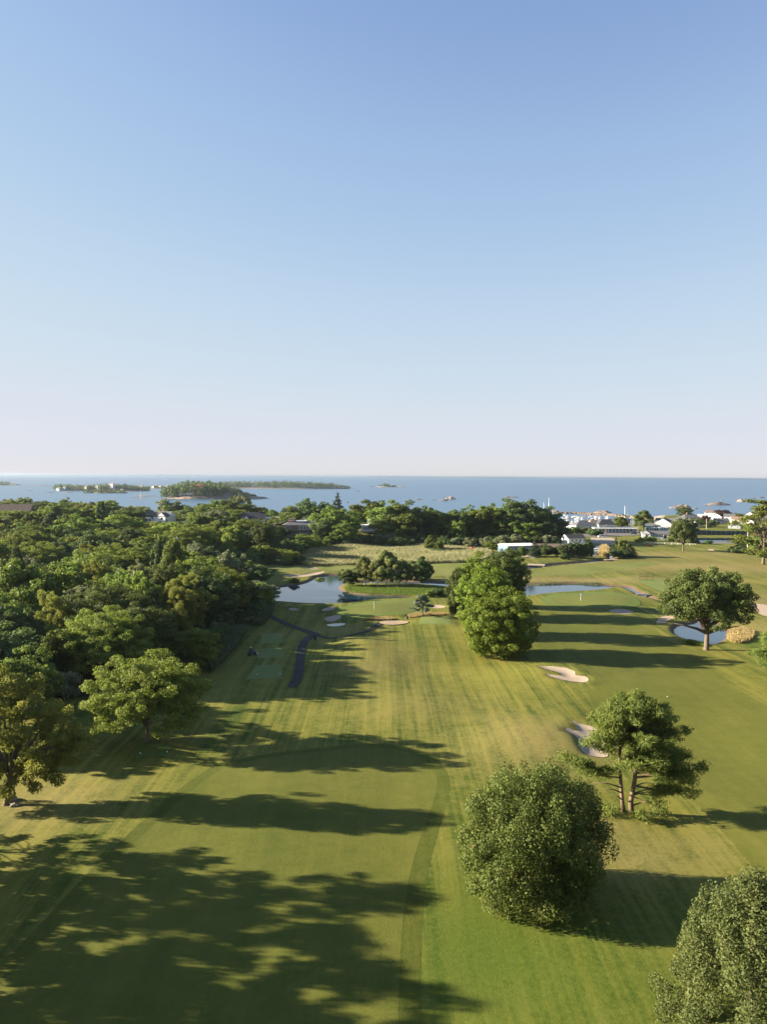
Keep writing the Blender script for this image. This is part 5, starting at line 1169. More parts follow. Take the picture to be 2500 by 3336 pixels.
pole('utility pole rising from the middle of the wood', 577, 1800, 1748, True, M_STEEL, Y=300)
pole('utility pole with pale crossarm above the leaning tree', 48, 2300, 2172, True, M_STEEL, Y=150)
pole('white flagpole by the cream clubhouse', 2303, 1728, 1690, False, M_WHITE, 0.1)
pole('slim pole beside the cream clubhouse terrace', 2191, 1730, 1700, False, M_STEEL, 0.1)
for px, py, lab in ((2212, 1733, 'white round dish at the left end of the tall tennis screen'), (2326, 1736, 'white round dish above the middle of the tennis screen')):
    q = Vector(spot(px, py, 566)); t = thing('dish', lab, 'dish', (q.x, q.y, hz(q.x, q.y)))
    zz = q.z - hz(q.x, q.y)
    MB().tube([(0, 0.1, 0), (0, 0.1, zz)], [0.06, 0.06], 6).build('post', M_STEEL, t)
    d_ = MB().lathe([(0.2, 0.3), (0.6, 0.2), (0.95, 0.0), (0.9, -0.05), (0.5, 0.1), (0.1, 0.2)], 16).build('bowl', M_WHITE, t); d_.location = (0, 0, zz); d_.rotation_euler = (R(80), 0, 0)
# netted frame on the grass
def net_frame():
    a = at(2085, 1890); w = 45 / F_PX * a.y; h = 23 / F_PX * a.y
    t = thing('net_frame', 'rusty framed practice net standing on the grass left of the oak', 'net', a)
    for x in (0, w / 2, w): MB().tube([(x, 0, -0.3), (x, 0, h)], [0.07, 0.07], 6).build('post', M_RUST, t)
    for z in (0.08, h / 2, h): MB().tube([(0, -0.01, z), (w, -0.01, z)], [0.05, 0.05], 6).build('rail', M_RUST, t)
    n = MB()
    for k in range(1, 26): n.tube([(w * k / 26, 0.03, 0.1), (w * k / 26, 0.03, h)], [0.008, 0.008], 3, False)
    for k in range(1, 12): n.tube([(0, 0.03, h * k / 12), (w, 0.03, h * k / 12)], [0.008, 0.008], 3, False)
    n.build('netting', M_RUST, t)
net_frame()
def footbridge(name, label, pxa, pya, pxb, pyb, w, mat):
    a, b = Vector((*atz(pxa, pya, 0.35), 0.35)), Vector((*atz(pxb, pyb, 0.35), 0.35)); d = b - a; L = d.length
    t = thing(name, label, 'bridge', a, math.atan2(d.y, d.x))
    for y in (-w / 2 + 0.15, w / 2 - 0.15): MB().box(-0.3, L + 0.3, y - 0.1, y + 0.1, -0.35, -0.05).build('beam', mat, t)
    n = max(8, int(L / 0.35)); pm = MB().box(0.02, L / n - 0.02, -w / 2, w / 2, -0.05, 0.03).mesh('plank', mat)
    for k in range(n): o = new_obj('plank', pm, None, t); o.location = (L * k / n, 0, 0.01 * (k % 2))
    for x in (0.4, L - 0.4):
        for y in (-w / 2 + 0.15, w / 2 - 0.15): MB().box(x - 0.12, x + 0.12, y - 0.12, y + 0.12, -1.6, -0.35).build('pile', mat, t)
footbridge('footbridge', 'grey plank footbridge over the creek', 2075, 1935, 2119, 1936, 1.8, plain('grey_planks', (0.17, 0.165, 0.16), 0.85))
footbridge('plank_bridge', 'pale plank bridge over the ditch by the far fairway', 1722, 1838, 1776, 1840, 4.0, plain('pale_planks', (0.40, 0.33, 0.26), 0.85))
footbridge('road_bridge', 'low dark bridge across the bright channel', 1972, 1823, 2015, 1823, 3.0, M_TIMBER)
# flags, tee furniture
def flag(label, px, py, top, col):
    p = at(px, py); h = max(2.3, atY(px, top, p.y).z - p.z)
    t = thing('golf_flag', label, 'flag', (p.x, p.y, p.z + 0.08))
    MB().tube([(0, 0, -0.2), (0, 0, h)], [0.035, 0.03], 8).build('flagstick', M_WHITE, t)
    f = MB()
    for k in range(5): x = k * 0.16; f.box(0.03 + x, 0.03 + x + 0.16, -0.02 + 0.05 * math.sin(k * 1.3), 0.02 + 0.05 * math.sin(k * 1.3), h - 0.85 + 0.02 * k, h - 0.02 - 0.03 * k)
    f.build('flag_cloth', plain('flag_' + label[:5], col, 0.7), t)
flag('white flag on the right-hand green', 1893, 1958, 1942, (0.8, 0.8, 0.78))
flag('pale yellow flag on the green by the pond', 1219, 1985, 1969, (0.78, 0.72, 0.35))
def bin_(label, px, py):
    p = at(px, py); t = thing('ball_washer', label, 'bin', p)
    MB().tube([(0, 0, -0.2), (0, 0, 0.9)], [0.06, 0.06], 8).build('post', M_RUST, t)
    MB().lathe([(0.28, 0.1), (0.32, 0.2), (0.32, 0.95), (0.26, 1.05), (0.1, 1.12)], 12, (0.35, 0, 0)).build('bin_body', M_ROOFD, t)
    MB().box(-0.25, 0.15, -0.15, 0.15, 0.9, 1.5).build('washer_head', M_RUST, t)
bin_('dark ball washer and bin left of the bright tee', 1323, 2018)
bin_('dark bin beside the fork in the asphalt path', 1023, 2086)
MK = plain('tee_marker', (0.78, 0.78, 0.8), 0.5)
for px, py, lab in ((457, 2457, 'left white tee marker on the small shaded tee'), (544, 2452, 'right white tee marker on the small shaded tee'), (837, 2199, 'left white tee marker on the nearest tee rectangle'), (913, 2197, 'right white tee marker on the nearest tee rectangle'), (2176, 2272, 'white yardage marker on the right fairway')):
    p = at(px, py); t = thing('tee_marker', lab, 'marker', (p.x, p.y, p.z + 0.05))
    MB().tube([(0, 0, -0.15), (0, 0, 0.1)], [0.02, 0.02], 6).build('spike', M_STEEL, t); MB().lathe([(0.01, 0.03), (0.06, 0.05), (0.075, 0.1), (0.06, 0.15), (0.01, 0.17)], 10).build('ball', MK, t)
for k, px in enumerate((2111, 2117, 2123)):
    p = at(px, 1781); t = thing('lawn_chair', ('left', 'middle', 'right')[k] + ' of three dark red lawn chairs on the far grass', 'chair', p, 2.8, 'red lawn chairs')
    m_ = plain('chair_red', (0.10, 0.035, 0.03), 0.7) if k == 0 else m_
    MB().box(-0.5, 0.5, -0.5, 0.4, 0.35, 0.45).build('seat', m_, t); MB().hexa([(-0.5, 0.4, 0.35), (0.5, 0.4, 0.35), (0.5, 0.5, 0.35), (-0.5, 0.5, 0.35)], [(-0.45, 0.75, 1.3), (0.45, 0.75, 1.3), (0.45, 0.85, 1.3), (-0.45, 0.85, 1.3)]).build('backrest', m_, t)
    for x in (-0.45, 0.45):
        for y in (-0.42, 0.4): MB().box(x - 0.05, x + 0.05, y - 0.05, y + 0.05, -0.05, 0.6).build('leg', m_, t)
        MB().box(x - 0.09, x + 0.09, -0.5, 0.45, 0.6, 0.66).build('armrest', m_, t)
def rail_fence(label, pts):
    P = [at(*q) for q in pts]
    t = thing('rail_fence', label, 'fence', P[0])
    for a, b in zip(P[:-1], P[1:]):
        L = (b - a).length; n = max(2, int(L / 3.2))
        for k in range(n):
            q = a.lerp(b, k / n) - P[0]; MB().box(q.x - 0.08, q.x + 0.08, q.y - 0.08, q.y + 0.08, q.z - 0.4, q.z + 1.15).build('post', M_WHITE, t)
        for z in (0.5, 1.0): MB().tube([a - P[0] + Vector((0, 0, z)), b - P[0] + Vector((0, 0, z))], [0.05, 0.05], 5).build('rail', M_WHITE, t)
rail_fence('low pale rail fence at the far right of the course', [(2380, 1792), (2430, 1790), (2482, 1790)])
rail_fence('low pale rail fence along the far dry grass', [(2100, 1772), (2190, 1774), (2270, 1777)])

# ------------------------------------------------------------------ vehicles
M_TYRE = plain('tyre', (0.02, 0.02, 0.02), 0.9)
def car(name, label, loc, rz, col, L=4.5, W=1.8, H=1.5, van=False, group=None, cat='car'):
    t = thing(name, label, cat, loc, rz, group)
    paint = plain('paint_' + label[:12], col, 0.3, 0.03, 0.5, 0.5)
    h0, h1 = 0.32, H * 0.60
    body = MB().hexa([(-L / 2, -W / 2, h0), (L / 2, -W / 2, h0), (L / 2, W / 2, h0), (-L / 2, W / 2, h0)], [(-L / 2 + 0.08, -W / 2 + 0.06, h1), (L / 2 - 0.15, -W / 2 + 0.06, h1 - 0.06), (L / 2 - 0.15, W / 2 - 0.06, h1 - 0.06), (-L / 2 + 0.08, W / 2 - 0.06, h1)])
    body.build('body', paint, t)
    x0, x1 = (-L / 2 + 0.15, L * 0.24) if van else (-L * 0.40, L * 0.16)
    cab = MB().hexa([(x0, -W / 2 + 0.1, h1), (x1 + 0.5, -W / 2 + 0.1, h1), (x1 + 0.5, W / 2 - 0.1, h1), (x0, W / 2 - 0.1, h1)], [(x0 + (0.15 if van else 0.55), -W / 2 + 0.25, H - 0.06), (x1 - 0.1, -W / 2 + 0.25, H - 0.06), (x1 - 0.1, W / 2 - 0.25, H - 0.06), (x0 + (0.15 if van else 0.55), W / 2 - 0.25, H - 0.06)])
    cab.build('windows', M_GLASS, t)
    MB().box(x0 + (0.15 if van else 0.55), x1 - 0.1, -W / 2 + 0.24, W / 2 - 0.24, H - 0.058, H).build('roof_panel', paint, t)
    for x in (-L * 0.31, L * 0.31):
        for y in (-W / 2 + 0.1, W / 2 - 0.1): MB().tube([(x, y - 0.11, 0.33), (x, y + 0.11, 0.33)], [0.33, 0.33], 12).build('wheel', M_TYRE, t)
    for y in (-W / 2 + 0.35, W / 2 - 0.35): MB().box(L / 2 - 0.1, L / 2 - 0.02, y - 0.18, y + 0.18, h1 - 0.3, h1 - 0.12).build('headlight', M_WHITE, t)
    return t
def car_px(name, label, px, py, rz, col, **kw): p = at(px, py); return car(name, label, (p.x, p.y, p.z + 0.07), rz, col, **kw)
car_px('parked_car', 'white pickup-sized car parked by the road left of the pole', 1963, 1751, 0.1, (0.75, 0.75, 0.74), L=5.2, H=1.7)
car_px('parked_car', 'dark car on the road before the tall leafy tree', 2066, 1740, 0.05, (0.06, 0.065, 0.075))
car_px('parked_van', 'white van parked beside the low clubhouse', 2205, 1761, 2.6, (0.78, 0.77, 0.74), L=5.0, W=2.0, H=2.1, van=True, cat='van')
car_px('parked_car', 'white car before the lower tennis screen', 2263, 1767, 0.1, (0.76, 0.75, 0.73))
for px, py, col, lab in ((1938, 1806, (0.05, 0.055, 0.065), 'nearest dark car in the lot behind the hedge'), (1945, 1798, (0.20, 0.22, 0.24), 'grey car second in the lot behind the hedge'), (1951, 1792, (0.45, 0.47, 0.5), 'silver car third in the lot behind the hedge'), (1957, 1787, (0.10, 0.13, 0.19), 'farthest blue car in the lot behind the hedge')):
    car_px('parked_car', lab, px, py, -0.5, col)
p = at(1836, 1806)
t = thing('box_truck', 'white box truck beside the brown-roofed shed', 'truck', p, 1.5)
MB().box(-2.6, 1.6, -1.1, 1.1, 0.7, 3.1).build('cargo_box', M_WHITE, t); MB().hexa([(1.65, -1.0, 0.5), (3.3, -1.0, 0.5), (3.3, 1.0, 0.5), (1.65, 1.0, 0.5)], [(1.65, -0.95, 2.3), (2.6, -0.95, 2.3), (2.6, 0.95, 2.3), (1.65, 0.95, 2.3)]).build('cab', M_WHITE, t)
for x in (-1.6, 2.5):
    for y in (-0.9, 0.9): MB().tube([(x, y - 0.15, 0.42), (x, y + 0.15, 0.42)], [0.42, 0.42], 12).build('wheel', M_TYRE, t)
M_RED = plain('machine_red', (0.55, 0.05, 0.04), 0.45)
def machine(label, px, py, rz, s):
    p = at(px, py); t = thing('red_mower', label, 'mower', p, rz, None, (s, s, s))
    MB().hexa([(-1.4, -0.8, 0.6), (1.2, -0.8, 0.6), (1.2, 0.8, 0.6), (-1.4, 0.8, 0.6)], [(-1.2, -0.7, 1.5), (0.2, -0.7, 1.35), (0.2, 0.7, 1.35), (-1.2, 0.7, 1.5)]).build('body', M_RED, t)
    for x in (0.3, 0.9): MB().tube([(x, -0.6, 1.3), (x, -0.6, 2.4), (x, 0.6, 2.4), (x, 0.6, 1.3)], [0.06] * 4, 6).build('roll_bar', M_ROOFD, t)
    MB().box(0.1, 0.7, -0.35, 0.35, 1.2, 1.7).build('seat', M_ROOFD, t)
    MB().box(1.2, 2.4, -1.2, 1.2, 0.25, 0.7).build('cutting_deck', M_RED, t)
    for x, r in ((-1.0, 0.5), (0.9, 0.6)):
        for y in (-0.9, 0.9): MB().tube([(x, y - 0.15, r), (x, y + 0.15, r)], [r, r], 12).build('wheel', M_TYRE, t)
machine('red mowing machine at the edge of the reed bed', 1545, 1795, 0.2, 1.45)
machine('second red machine nearer the maples, partly hidden', 1580, 1800, 2.9, 1.3)

# greenkeeper on a riding mower
def greenkeeper():
    p = at(820, 2134)
    t = thing('riding_mower', 'dark riding mower beside the tees in the shade', 'mower', p, 0.25)
    dm = plain('mower_dark', (0.035, 0.04, 0.055), 0.6)
    MB().hexa([(-0.9, -0.5, 0.35), (1.0, -0.5, 0.35), (1.0, 0.5, 0.35), (-0.9, 0.5, 0.35)], [(-0.8, -0.42, 0.75), (0.9, -0.42, 0.85), (0.9, 0.42, 0.85), (-0.8, 0.42, 0.75)]).build('body', dm, t)
    MB().box(-0.55, -0.05, -0.28, 0.28, 0.78, 0.9).box(-0.62, -0.5, -0.28, 0.28, 0.9, 1.35).build('seat', M_ROOFD, t)
    MB().tube([(0.62, 0, 0.8), (0.40, 0, 1.2)], [0.03, 0.03], 6).lathe([(0.2, 0), (0.22, 0.03), (0.2, 0.06)], 12, (0.38, 0, 1.2)).build('steering_wheel', M_ROOFD, t)
    for x in (-0.6, 0.75):
        for y in (-0.62, 0.62): MB().tube([(x, y - 0.13, 0.3), (x, y + 0.13, 0.3)], [0.3, 0.3], 12).build('wheel', M_TYRE, t)
    for y in (-0.8, 0.0, 0.8): MB().tube([(1.2, y - 0.32, 0.22), (1.2, y + 0.32, 0.22)], [0.2, 0.2], 10).build('cutting_reel', M_STEEL, t)
    # seated person: one continuous skinned body
    J = {'pelvis': (-0.28, 0, 0.98, .15), 'waist': (-0.28, 0, 1.16, .14), 'chest': (-0.24, 0, 1.36, .17), 'neck': (-0.22, 0, 1.54, .06), 'head': (-0.19, 0, 1.66, .095), 'crown': (-0.19, 0, 1.76, .08)}
    for s, n in ((1, 'l'), (-1, 'r')):
        J.update({n + 'sh': (-0.24, .19 * s, 1.45, .07), n + 'el': (-0.05, .27 * s, 1.23, .05), n + 'wr': (0.20, .17 * s, 1.24, .038), n + 'ha': (0.32, .14 * s, 1.26, .035), n + 'hip': (-0.22, .1 * s, 0.98, .1), n + 'kn': (0.22, .15 * s, 1.0, .075), n + 'an': (0.34, .16 * s, 0.66, .05), n + 'to': (0.50, .17 * s, 0.62, .04)})
    E = [('pelvis', 'waist'), ('waist', 'chest'), ('chest', 'neck'), ('neck', 'head'), ('head', 'crown')]
    for n in 'lr': E += [('chest', n + 'sh'), (n + 'sh', n + 'el'), (n + 'el', n + 'wr'), (n + 'wr', n + 'ha'), ('pelvis', n + 'hip'), (n + 'hip', n + 'kn'), (n + 'kn', n + 'an'), (n + 'an', n + 'to')]
    ks = list(J); m = bpy.data.meshes.new('person'); m.from_pydata([J[k][:3] for k in ks], [(ks.index(a), ks.index(b)) for a, b in E], [])
    o = new_obj('body', m, plain('work_clothes', (0.05, 0.045, 0.07), 0.85))
    md = o.modifiers.new('skin', 'SKIN'); sk = m.skin_vertices[0].data
    for i, k in enumerate(ks): sk[i].radius = (J[k][3], J[k][3])
    sk[0].use_root = True
    o.modifiers.new('sub', 'SUBSURF').levels = 2
    pr = thing('person', 'person in dark clothes and pale cap seated on the riding mower', 'person', p, 0.25)
    o.parent = pr
    MB().lathe([(0.02, 0.15), (0.08, 0.12), (0.115, 0.03), (0.12, -0.01)], 12, (-0.19, 0, 1.72)).box(-0.1, 0.02, -0.09, 0.09, 1.71, 1.73).build('cap', M_WHITE, pr)
    MB().lathe([(0.06, -0.13), (0.095, -0.06), (0.1, 0.02), (0.09, 0.06)], 12, (-0.175, 0, 1.66)).build('face', plain('skin', (0.45, 0.28, 0.2), 0.6), pr, True)
greenkeeper()
for k, (px, py, s) in enumerate(((35, 2608, 0.8), (48, 2625, 0.55))):
    g = np.random.RandomState(k + 5); p = at(px, py); t = None
    bm = bmesh.new(); bmesh.ops.create_icosphere(bm, subdivisions=2, radius=s)
    for v in bm.verts: v.co *= 1 + 0.22 * math.sin(v.co.x * 5 / s + k) * math.cos(v.co.y * 4 / s); v.co.z *= 0.6
    m = bpy.data.meshes.new('boulder'); bm.to_mesh(m); bm.free()
    o = new_obj('boulder', m, M_STONE); o.location = (p.x, p.y, p.z + s * 0.15); tag(o, ('larger grey boulder', 'smaller grey boulder')[k] + ' at the foot of the leaning tree', 'boulder')

# ------------------------------------------------------------------ islands, rocks, breakwater, boats
M_ROCK = plain('shore_rock', (0.20, 0.155, 0.125), 0.95, 0.35, 0.08, 0.2, bump=0.5, bscale=0.4)
M_ROCKP = plain('pale_rock', (0.38, 0.29, 0.23), 0.95, 0.3, 0.1, 0.2, bump=0.5, bscale=0.4)
M_ISLE = plain('island_ground', (0.07, 0.085, 0.035), 0.95, 0.4, 0.05)
LM['isle'] = leaf_mat('leaf_island', (0.035, 0.060, 0.018), (0.100, 0.130, 0.035), 0.3, None, 0.1)
def mound(name, px0, px1, py, h, depth, material, seed, peak=0.5, power=1.0, n=48):
    """island whose near waterline runs from column px0 to px1 at row py"""
    g = np.random.RandomState(seed)
    c = Vector((*atz((px0 + px1) / 2, py, SEA_Z), SEA_Z)); half = (px1 - px0) / 2 / F_PX * c.y
    ph = g.uniform(0, 6.28, 8); v, f = [], []
    rings = 9
    for i in range(rings + 1):
        r = i / rings
        for k in range(n):
            a = 2 * math.pi * k / n
            wob = 1 + 0.10 * math.sin(2 * a + ph[0]) + 0.07 * math.sin(5 * a + ph[1]) + 0.05 * math.sin(9 * a + ph[2])
            x = math.cos(a) * half * r * (wob if abs(math.cos(a)) < 0.95 else 1) + (peak - 0.5) * 2 * half * (1 - r); y = math.sin(a) * depth * r * wob
            z = h * (1 - r ** (2 * power)) * (1 + 0.25 * math.sin(x / half * 9 + ph[3]) * math.cos(y / depth * 7 + ph[4])) + g.uniform(-0.06, 0.06) * h * (r > 0)
            v.append((x, y + depth, max(z, 0.05) if r < 1 else -2.0))
    for i in range(rings):
        for k in range(n): f.append((i * n + k, i * n + (k + 1) % n, (i + 1) * n + (k + 1) % n, (i + 1) * n + k))
    m = bpy.data.meshes.new(name); m.from_pydata(v, [], f); m.update()
    bm = bmesh.new(); bm.from_mesh(m); bmesh.ops.remove_doubles(bm, verts=bm.verts, dist=0.01); bmesh.ops.recalc_face_normals(bm, faces=bm.faces); bm.to_mesh(m); bm.free()
    o = new_obj(name, m, material); o.location = c
    return o, c, half
def island(label, px0, px1, py, h, depth, seed, canopy, ntree, woods=True, peak=0.5, power=1.0, base=None, wlabel='', ext=(-0.92, 0.92), prof=None):
    o, c, half = mound('island', px0, px1, py, h, depth, base or M_ROCK, seed, peak, power)
    tag(o, label, None, None, 'structure')
    if not woods: return c, half
    g = np.random.RandomState(seed + 50); pf = []
    for _ in range(ntree):
        u = g.uniform(*ext); y = g.uniform(-0.8, 0.5) * math.sqrt(max(0.02, 1 - u * u))
        hh = canopy * (np.interp(u, *prof) if prof else math.sqrt(max(0.05, 1 - u * u)) ** 0.6) * g.uniform(0.75, 1.1)
        zg = h * max(0.0, 1 - (u * u + y * y) ** power)
        r = g.uniform(3.2, 5.6) * (1.0 if half < 160 else 1.35)
        for q in range(3): pf.append((u * half + (peak - 0.5) * half + g.normal() * 2, depth + y * depth + g.normal() * 2, max(r * 0.6, zg * 0.4 + (hh - r) * (0.45, 0.75, 1.0)[q]), r * (1, 0.95, 0.75)[q], r * (1, 0.95, 0.75)[q], r * 0.8))
    V, rnd = leaf_cloud(pf, min(30000, 130 * ntree), 1.15 if half < 160 else 1.5, np.random.RandomState(seed), tilt=0.6, up=0.15, cull=0.6)
    w = new_obj('island_wood', quads_mesh('island_wood', V, LM['isle'], rnd)); w.location = c; tag(w, wlabel, None, None, 'stuff')
    return c, half
island('wooded islet cut by the left edge of the picture', -60, 48, 1581, 6, 60, 1, 17, 30, wlabel='trees on the islet at the far left edge', ext=(-0.9, 0.35), prof=([-1, -0.3, 0.4], [1, 1, 0.25]))
cI, hI = island('long rocky island with cottages among trees', 135, 470, 1600, 5, 70, 2, 19, 210, wlabel='trees between the cottages of the left island', prof=([-1, -0.85, -0.6, -0.3, 0, 0.4, 0.7, 1], [0.5, 1.0, 0.7, 0.75, 0.9, 1.0, 0.7, 0.5]))
island('low rocky front point of the cottage island', 262, 412, 1607, 4, 22, 3, 7, 34, wlabel='scrub on the front point of the cottage island')
c5, h5 = island('low island with houses behind the castle island', 440, 566, 1592, 3, 50, 4, 9, 26, wlabel='trees on the low island behind', prof=([-1, -0.4, 0.1, 0.6, 1], [0.4, 1, 0.9, 0.5, 0.5]))
cC, hC = island('steep wooded castle island with pale rocky shore', 500, 862, 1627, 9, 60, 5, 30, 190, peak=0.46, base=M_ROCK, wlabel='dense trees on the castle island', ext=(-0.95, 0.72), prof=([-1, -0.8, -0.5, -0.1, 0.15, 0.4, 0.6, 0.8], [0.5, 0.8, 1.0, 0.95, 0.8, 0.6, 0.35, 0.2]))
island('long low wooded island in the middle distance', 610, 1152, 1592, 5, 90, 6, 24, 620, wlabel='unbroken wood on the long island', ext=(-0.95, 0.93), prof=([-1, -0.6, -0.2, 0.1, 0.4, 0.75, 0.95], [0.8, 0.9, 0.95, 1.0, 0.95, 0.8, 0.3]))
island('small distant islet with a crest of trees', 1220, 1328, 1587, 4, 30, 7, 15, 26, wlabel='trees on the small distant islet', base=M_ROCKP, ext=(-0.75, 0.3), prof=([-0.8, -0.4, 0.3], [0.6, 1, 0.4]))
for px0, px1, py, h, mat, lab in ((70, 165, 1583, 2, M_ROCK, 'flat reef left of the cottage island'), (78, 104, 1599, 1.2, M_ROCK, 'tiny reef in front of the cottage island at left'), (138, 176, 1605, 1.6, M_ROCK, 'small reef below the left end of the cottage island'), (192, 242, 1605, 1.6, M_ROCK, 'long small reef before the cottage island'), (425, 520, 1617, 1.6, M_ROCK, 'low reef left of the castle island'),
     (1145, 1178, 1601, 1.4, M_ROCK, 'thin reef right of the long wooded island'), (1195, 1222, 1585, 2, M_ROCK, 'tiny rock left of the small distant islet'), (1350, 1379, 1628, 1.8, M_ROCK, 'flat dark rock left of the pale rock group'), (1402, 1421, 1630, 1.2, M_ROCK, 'tiny rock next to the pale rock group'), (1428, 1463, 1632, 3.0, M_ROCK, 'dark front rock of the pale rock group'), (1448, 1490, 1627, 5.2, M_ROCKP, 'highest pale rock in the open water'), (1645, 1698, 1621, 2.6, M_ROCK, 'low rock above the shore trees at right of centre'), (1075, 1090, 1632, 1.2, M_ROCK, 'tiny rock left of the spruce top'), (1120, 1138, 1637, 1.2, M_ROCK, 'tiny rock right of the spruce top'),
     (2188, 2262, 1656, 5.0, M_ROCK, 'rough brown rock off the point behind the green tree'), (2258, 2278, 1657, 1.4, M_ROCK, 'small reef right of the rough brown rock'), (2300, 2394, 1646, 4.4, M_ROCK, 'long brown rock left of the pale dome rock'), (2294, 2310, 1646, 1.2, M_ROCK, 'little reef at the left of the long brown rock'), (2404, 2440, 1635, 5.4, M_ROCKP, 'pale dome-shaped rock at the right'), (2440, 2470, 1634, 2.2, M_ROCK, 'low rock right of the pale dome rock'), (2470, 2496, 1622, 2.2, M_ROCK, 'dark rock near the right edge of the sea'), (2452, 2466, 1621, 1.2, M_ROCK, 'tiny rock left of the dark edge rock'), (2350, 2362, 1630, 1.2, M_ROCK, 'tiny reef above the long brown rock')):
    o, c, half = mound('sea_rock', px0, px1, py, h, max(3.0, half_ := (px1 - px0) / 2 / F_PX * 1500 * 0.35), mat, px0, 0.5 + 0.2 * math.sin(px0), 0.8, 28)
    tag(o, lab, 'rock', 'rocks in the sea')
# houses on the islands
def far_house(label, px, py, Y, w, h, wall, roofm, rh=3.0, ridge='x'):
    w, h = w * 0.6, h * 0.62
    house('island_cottage', label, spot(px, py, Y), -0.5, w, 9, h, 'gable', rh, ridge, wall, roofm, win=row('f', (-w / 4, w / 4), h * 0.45, 1.4, 1.7), deep=6, cat='cottage')
Yi = cI.y + 25
for px, py, w, h, wm, rm, lab in ((192, 1596, 20, 7, M_GREYW, M_ROOFG, 'blue-grey cottage at the left of the cottage island'), (212, 1592, 14, 6, M_GREYW, M_ROOFG, 'second grey cottage on the cottage island'), (250, 1594, 12, 6, M_TANW, M_ROOFB, 'brown cottage among trees on the island'), (282, 1590, 12, 6, M_TANW, M_ROOFB, 'pale cottage left of the island middle'), (318, 1588, 14, 7, M_CREAM, M_ROOFG, 'white cottage in the middle of the island'), (366, 1583, 16, 8, M_WHITE, M_ROOFR, 'white cottage with red roof on the island'), (372, 1594, 14, 6, M_GREYW, M_ROOFG, 'grey cottage below the red-roofed one'), (398, 1602, 14, 6, plain('pale_blue_boat', (0.35, 0.42, 0.5), 0.7), M_ROOFG, 'pale blue boathouse on the front point')):
    far_house(lab, px, py, Yi if py < 1600 else cI.y - 80, w, h, wm, rm)
for px, lab in ((462, 'left white house on the low island'), (500, 'middle white house on the low island'), (522, 'white house right of the middle one on the low island'), (545, 'right white house on the low island')):
    far_house(lab, px, 1587, c5.y + 30, 15, 5.5, M_CREAM, M_ROOFB)
# castle with red roofs
q = spot(650, 1594, cC.y + 34); t = house('red_castle', 'red-roofed castle with pointed turrets on the wooded island', q, 0.0, 17, 10, 4.0, 'gable', 4.6, 'x', M_BRICK, M_ROOFR, win=row('f', (-5, 0, 5), 1.4, 1.6, 2.0), deep=12, cat='castle', extra=lambda t: [MB().lathe([(2.0, -12), (2.0, 5.5), (2.4, 5.55), (0.15, 10.0)], 12, (x, -3, 0)).build('turret', M_ROOFR, t) for x in (-8.5, 7.5)])
t = thing('pier', 'stone pier with a flag reaching left from the castle island', 'pier', spot(490, 1627, 1430))
MB().box(-34, 30, -3, 4, -2, 1.2).build('deck', M_ROCKP, t)
for k in range(8): MB().box(-33 + k * 3.6, -32.6 + k * 3.6, 3.2, 3.6, 1.2, 5.0 if k < 7 else 4).build('pile', M_TIMBER, t)
MB().tube([(-18, 0, 1.2), (-18, 0, 17)], [0.3, 0.2], 6).build('flagpole', M_WHITE, t); MB().box(-18, -14.6, -0.06, 0.06, 13.5, 16).build('flag_cloth', plain('flag_redwhite', (0.55, 0.25, 0.25), 0.8), t)
# far shore on the horizon
v, f = [], []
g = np.random.RandomState(9); xs = np.linspace(-16000, 16000, 161)
for i, x in enumerate(xs):
    hgt = 26 + 14 * (math.sin(x * 0.0007) + math.sin(x * 0.0019 + 1)) * 0.5 + g.uniform(-3, 3)
    for (y, z) in ((24000, -4), (24150, max(hgt, 6)), (24700, max(hgt, 6) * 0.9), (24900, -4)): v.append((x, y, z))
for i in range(160):
    for k in range(3): f.append((i * 4 + k, (i + 1) * 4 + k, (i + 1) * 4 + k + 1, i * 4 + k + 1))
m = bpy.data.meshes.new('far_shore'); m.from_pydata(v, [], f); m.update()
tag(new_obj('far_shore', m, plain('far_shore', (0.06, 0.08, 0.04), 0.95, 0.3, 0.002)), 'faint low land along the horizon', None, None, 'structure')
# breakwater
def breakwater(label, pts, n, w, seed):
    P = [Vector((*atz(x, y, SEA_Z), SEA_Z)) for x, y in pts]
    t = thing('breakwater', label, 'breakwater', P[0])
    g = np.random.RandomState(seed); mb = MB()
    seg = [(b - a).length for a, b in zip(P[:-1], P[1:])]; tot = sum(seg)
    for _ in range(n):
        s = g.uniform(0, tot); i = 0
        while s > seg[i]: s -= seg[i]; i += 1
        c = P[i].lerp(P[i + 1], s / seg[i]) - P[0] + Vector((g.normal() * 0.6, g.normal() * w * 0.5, 0))
        r = g.uniform(0.7, 1.5); zc = g.uniform(0.0, 1.8)
        bot = [(c.x + r * math.cos(a) * g.uniform(.7, 1.1), c.y + r * math.sin(a) * g.uniform(.7, 1.1), zc - r) for a in np.arange(5) * 1.2566]
        top = [(c.x + r * .75 * math.cos(a) * g.uniform(.7, 1.1), c.y + r * .75 * math.sin(a) * g.uniform(.7, 1.1), zc + r * g.uniform(.3, .7)) for a in np.arange(5) * 1.2566]
        mb.hexa(bot, top)
    tag(mb.build('rocks', M_ROCK, t), None, None, None, 'stuff')
breakwater('long stone breakwater sheltering the marina', [(1790, 1672), (1880, 1674), (1990, 1680), (2090, 1690), (2150, 1697)], 900, 3.2, 3)
o, c, half = mound('sea_rock', 1945, 2005, 1672, 2.8, 12, M_ROCK, 91, 0.55, 0.8, 28); tag(o, 'craggy outcrop rising behind the breakwater', 'rock', 'rocks in the sea')
o, c, half = mound('sea_rock', 1796, 1832, 1669, 2.4, 9, M_ROCK, 92, 0.5, 0.8, 28); tag(o, 'dark outcrop at the left end of the breakwater', 'rock', 'rocks in the sea')
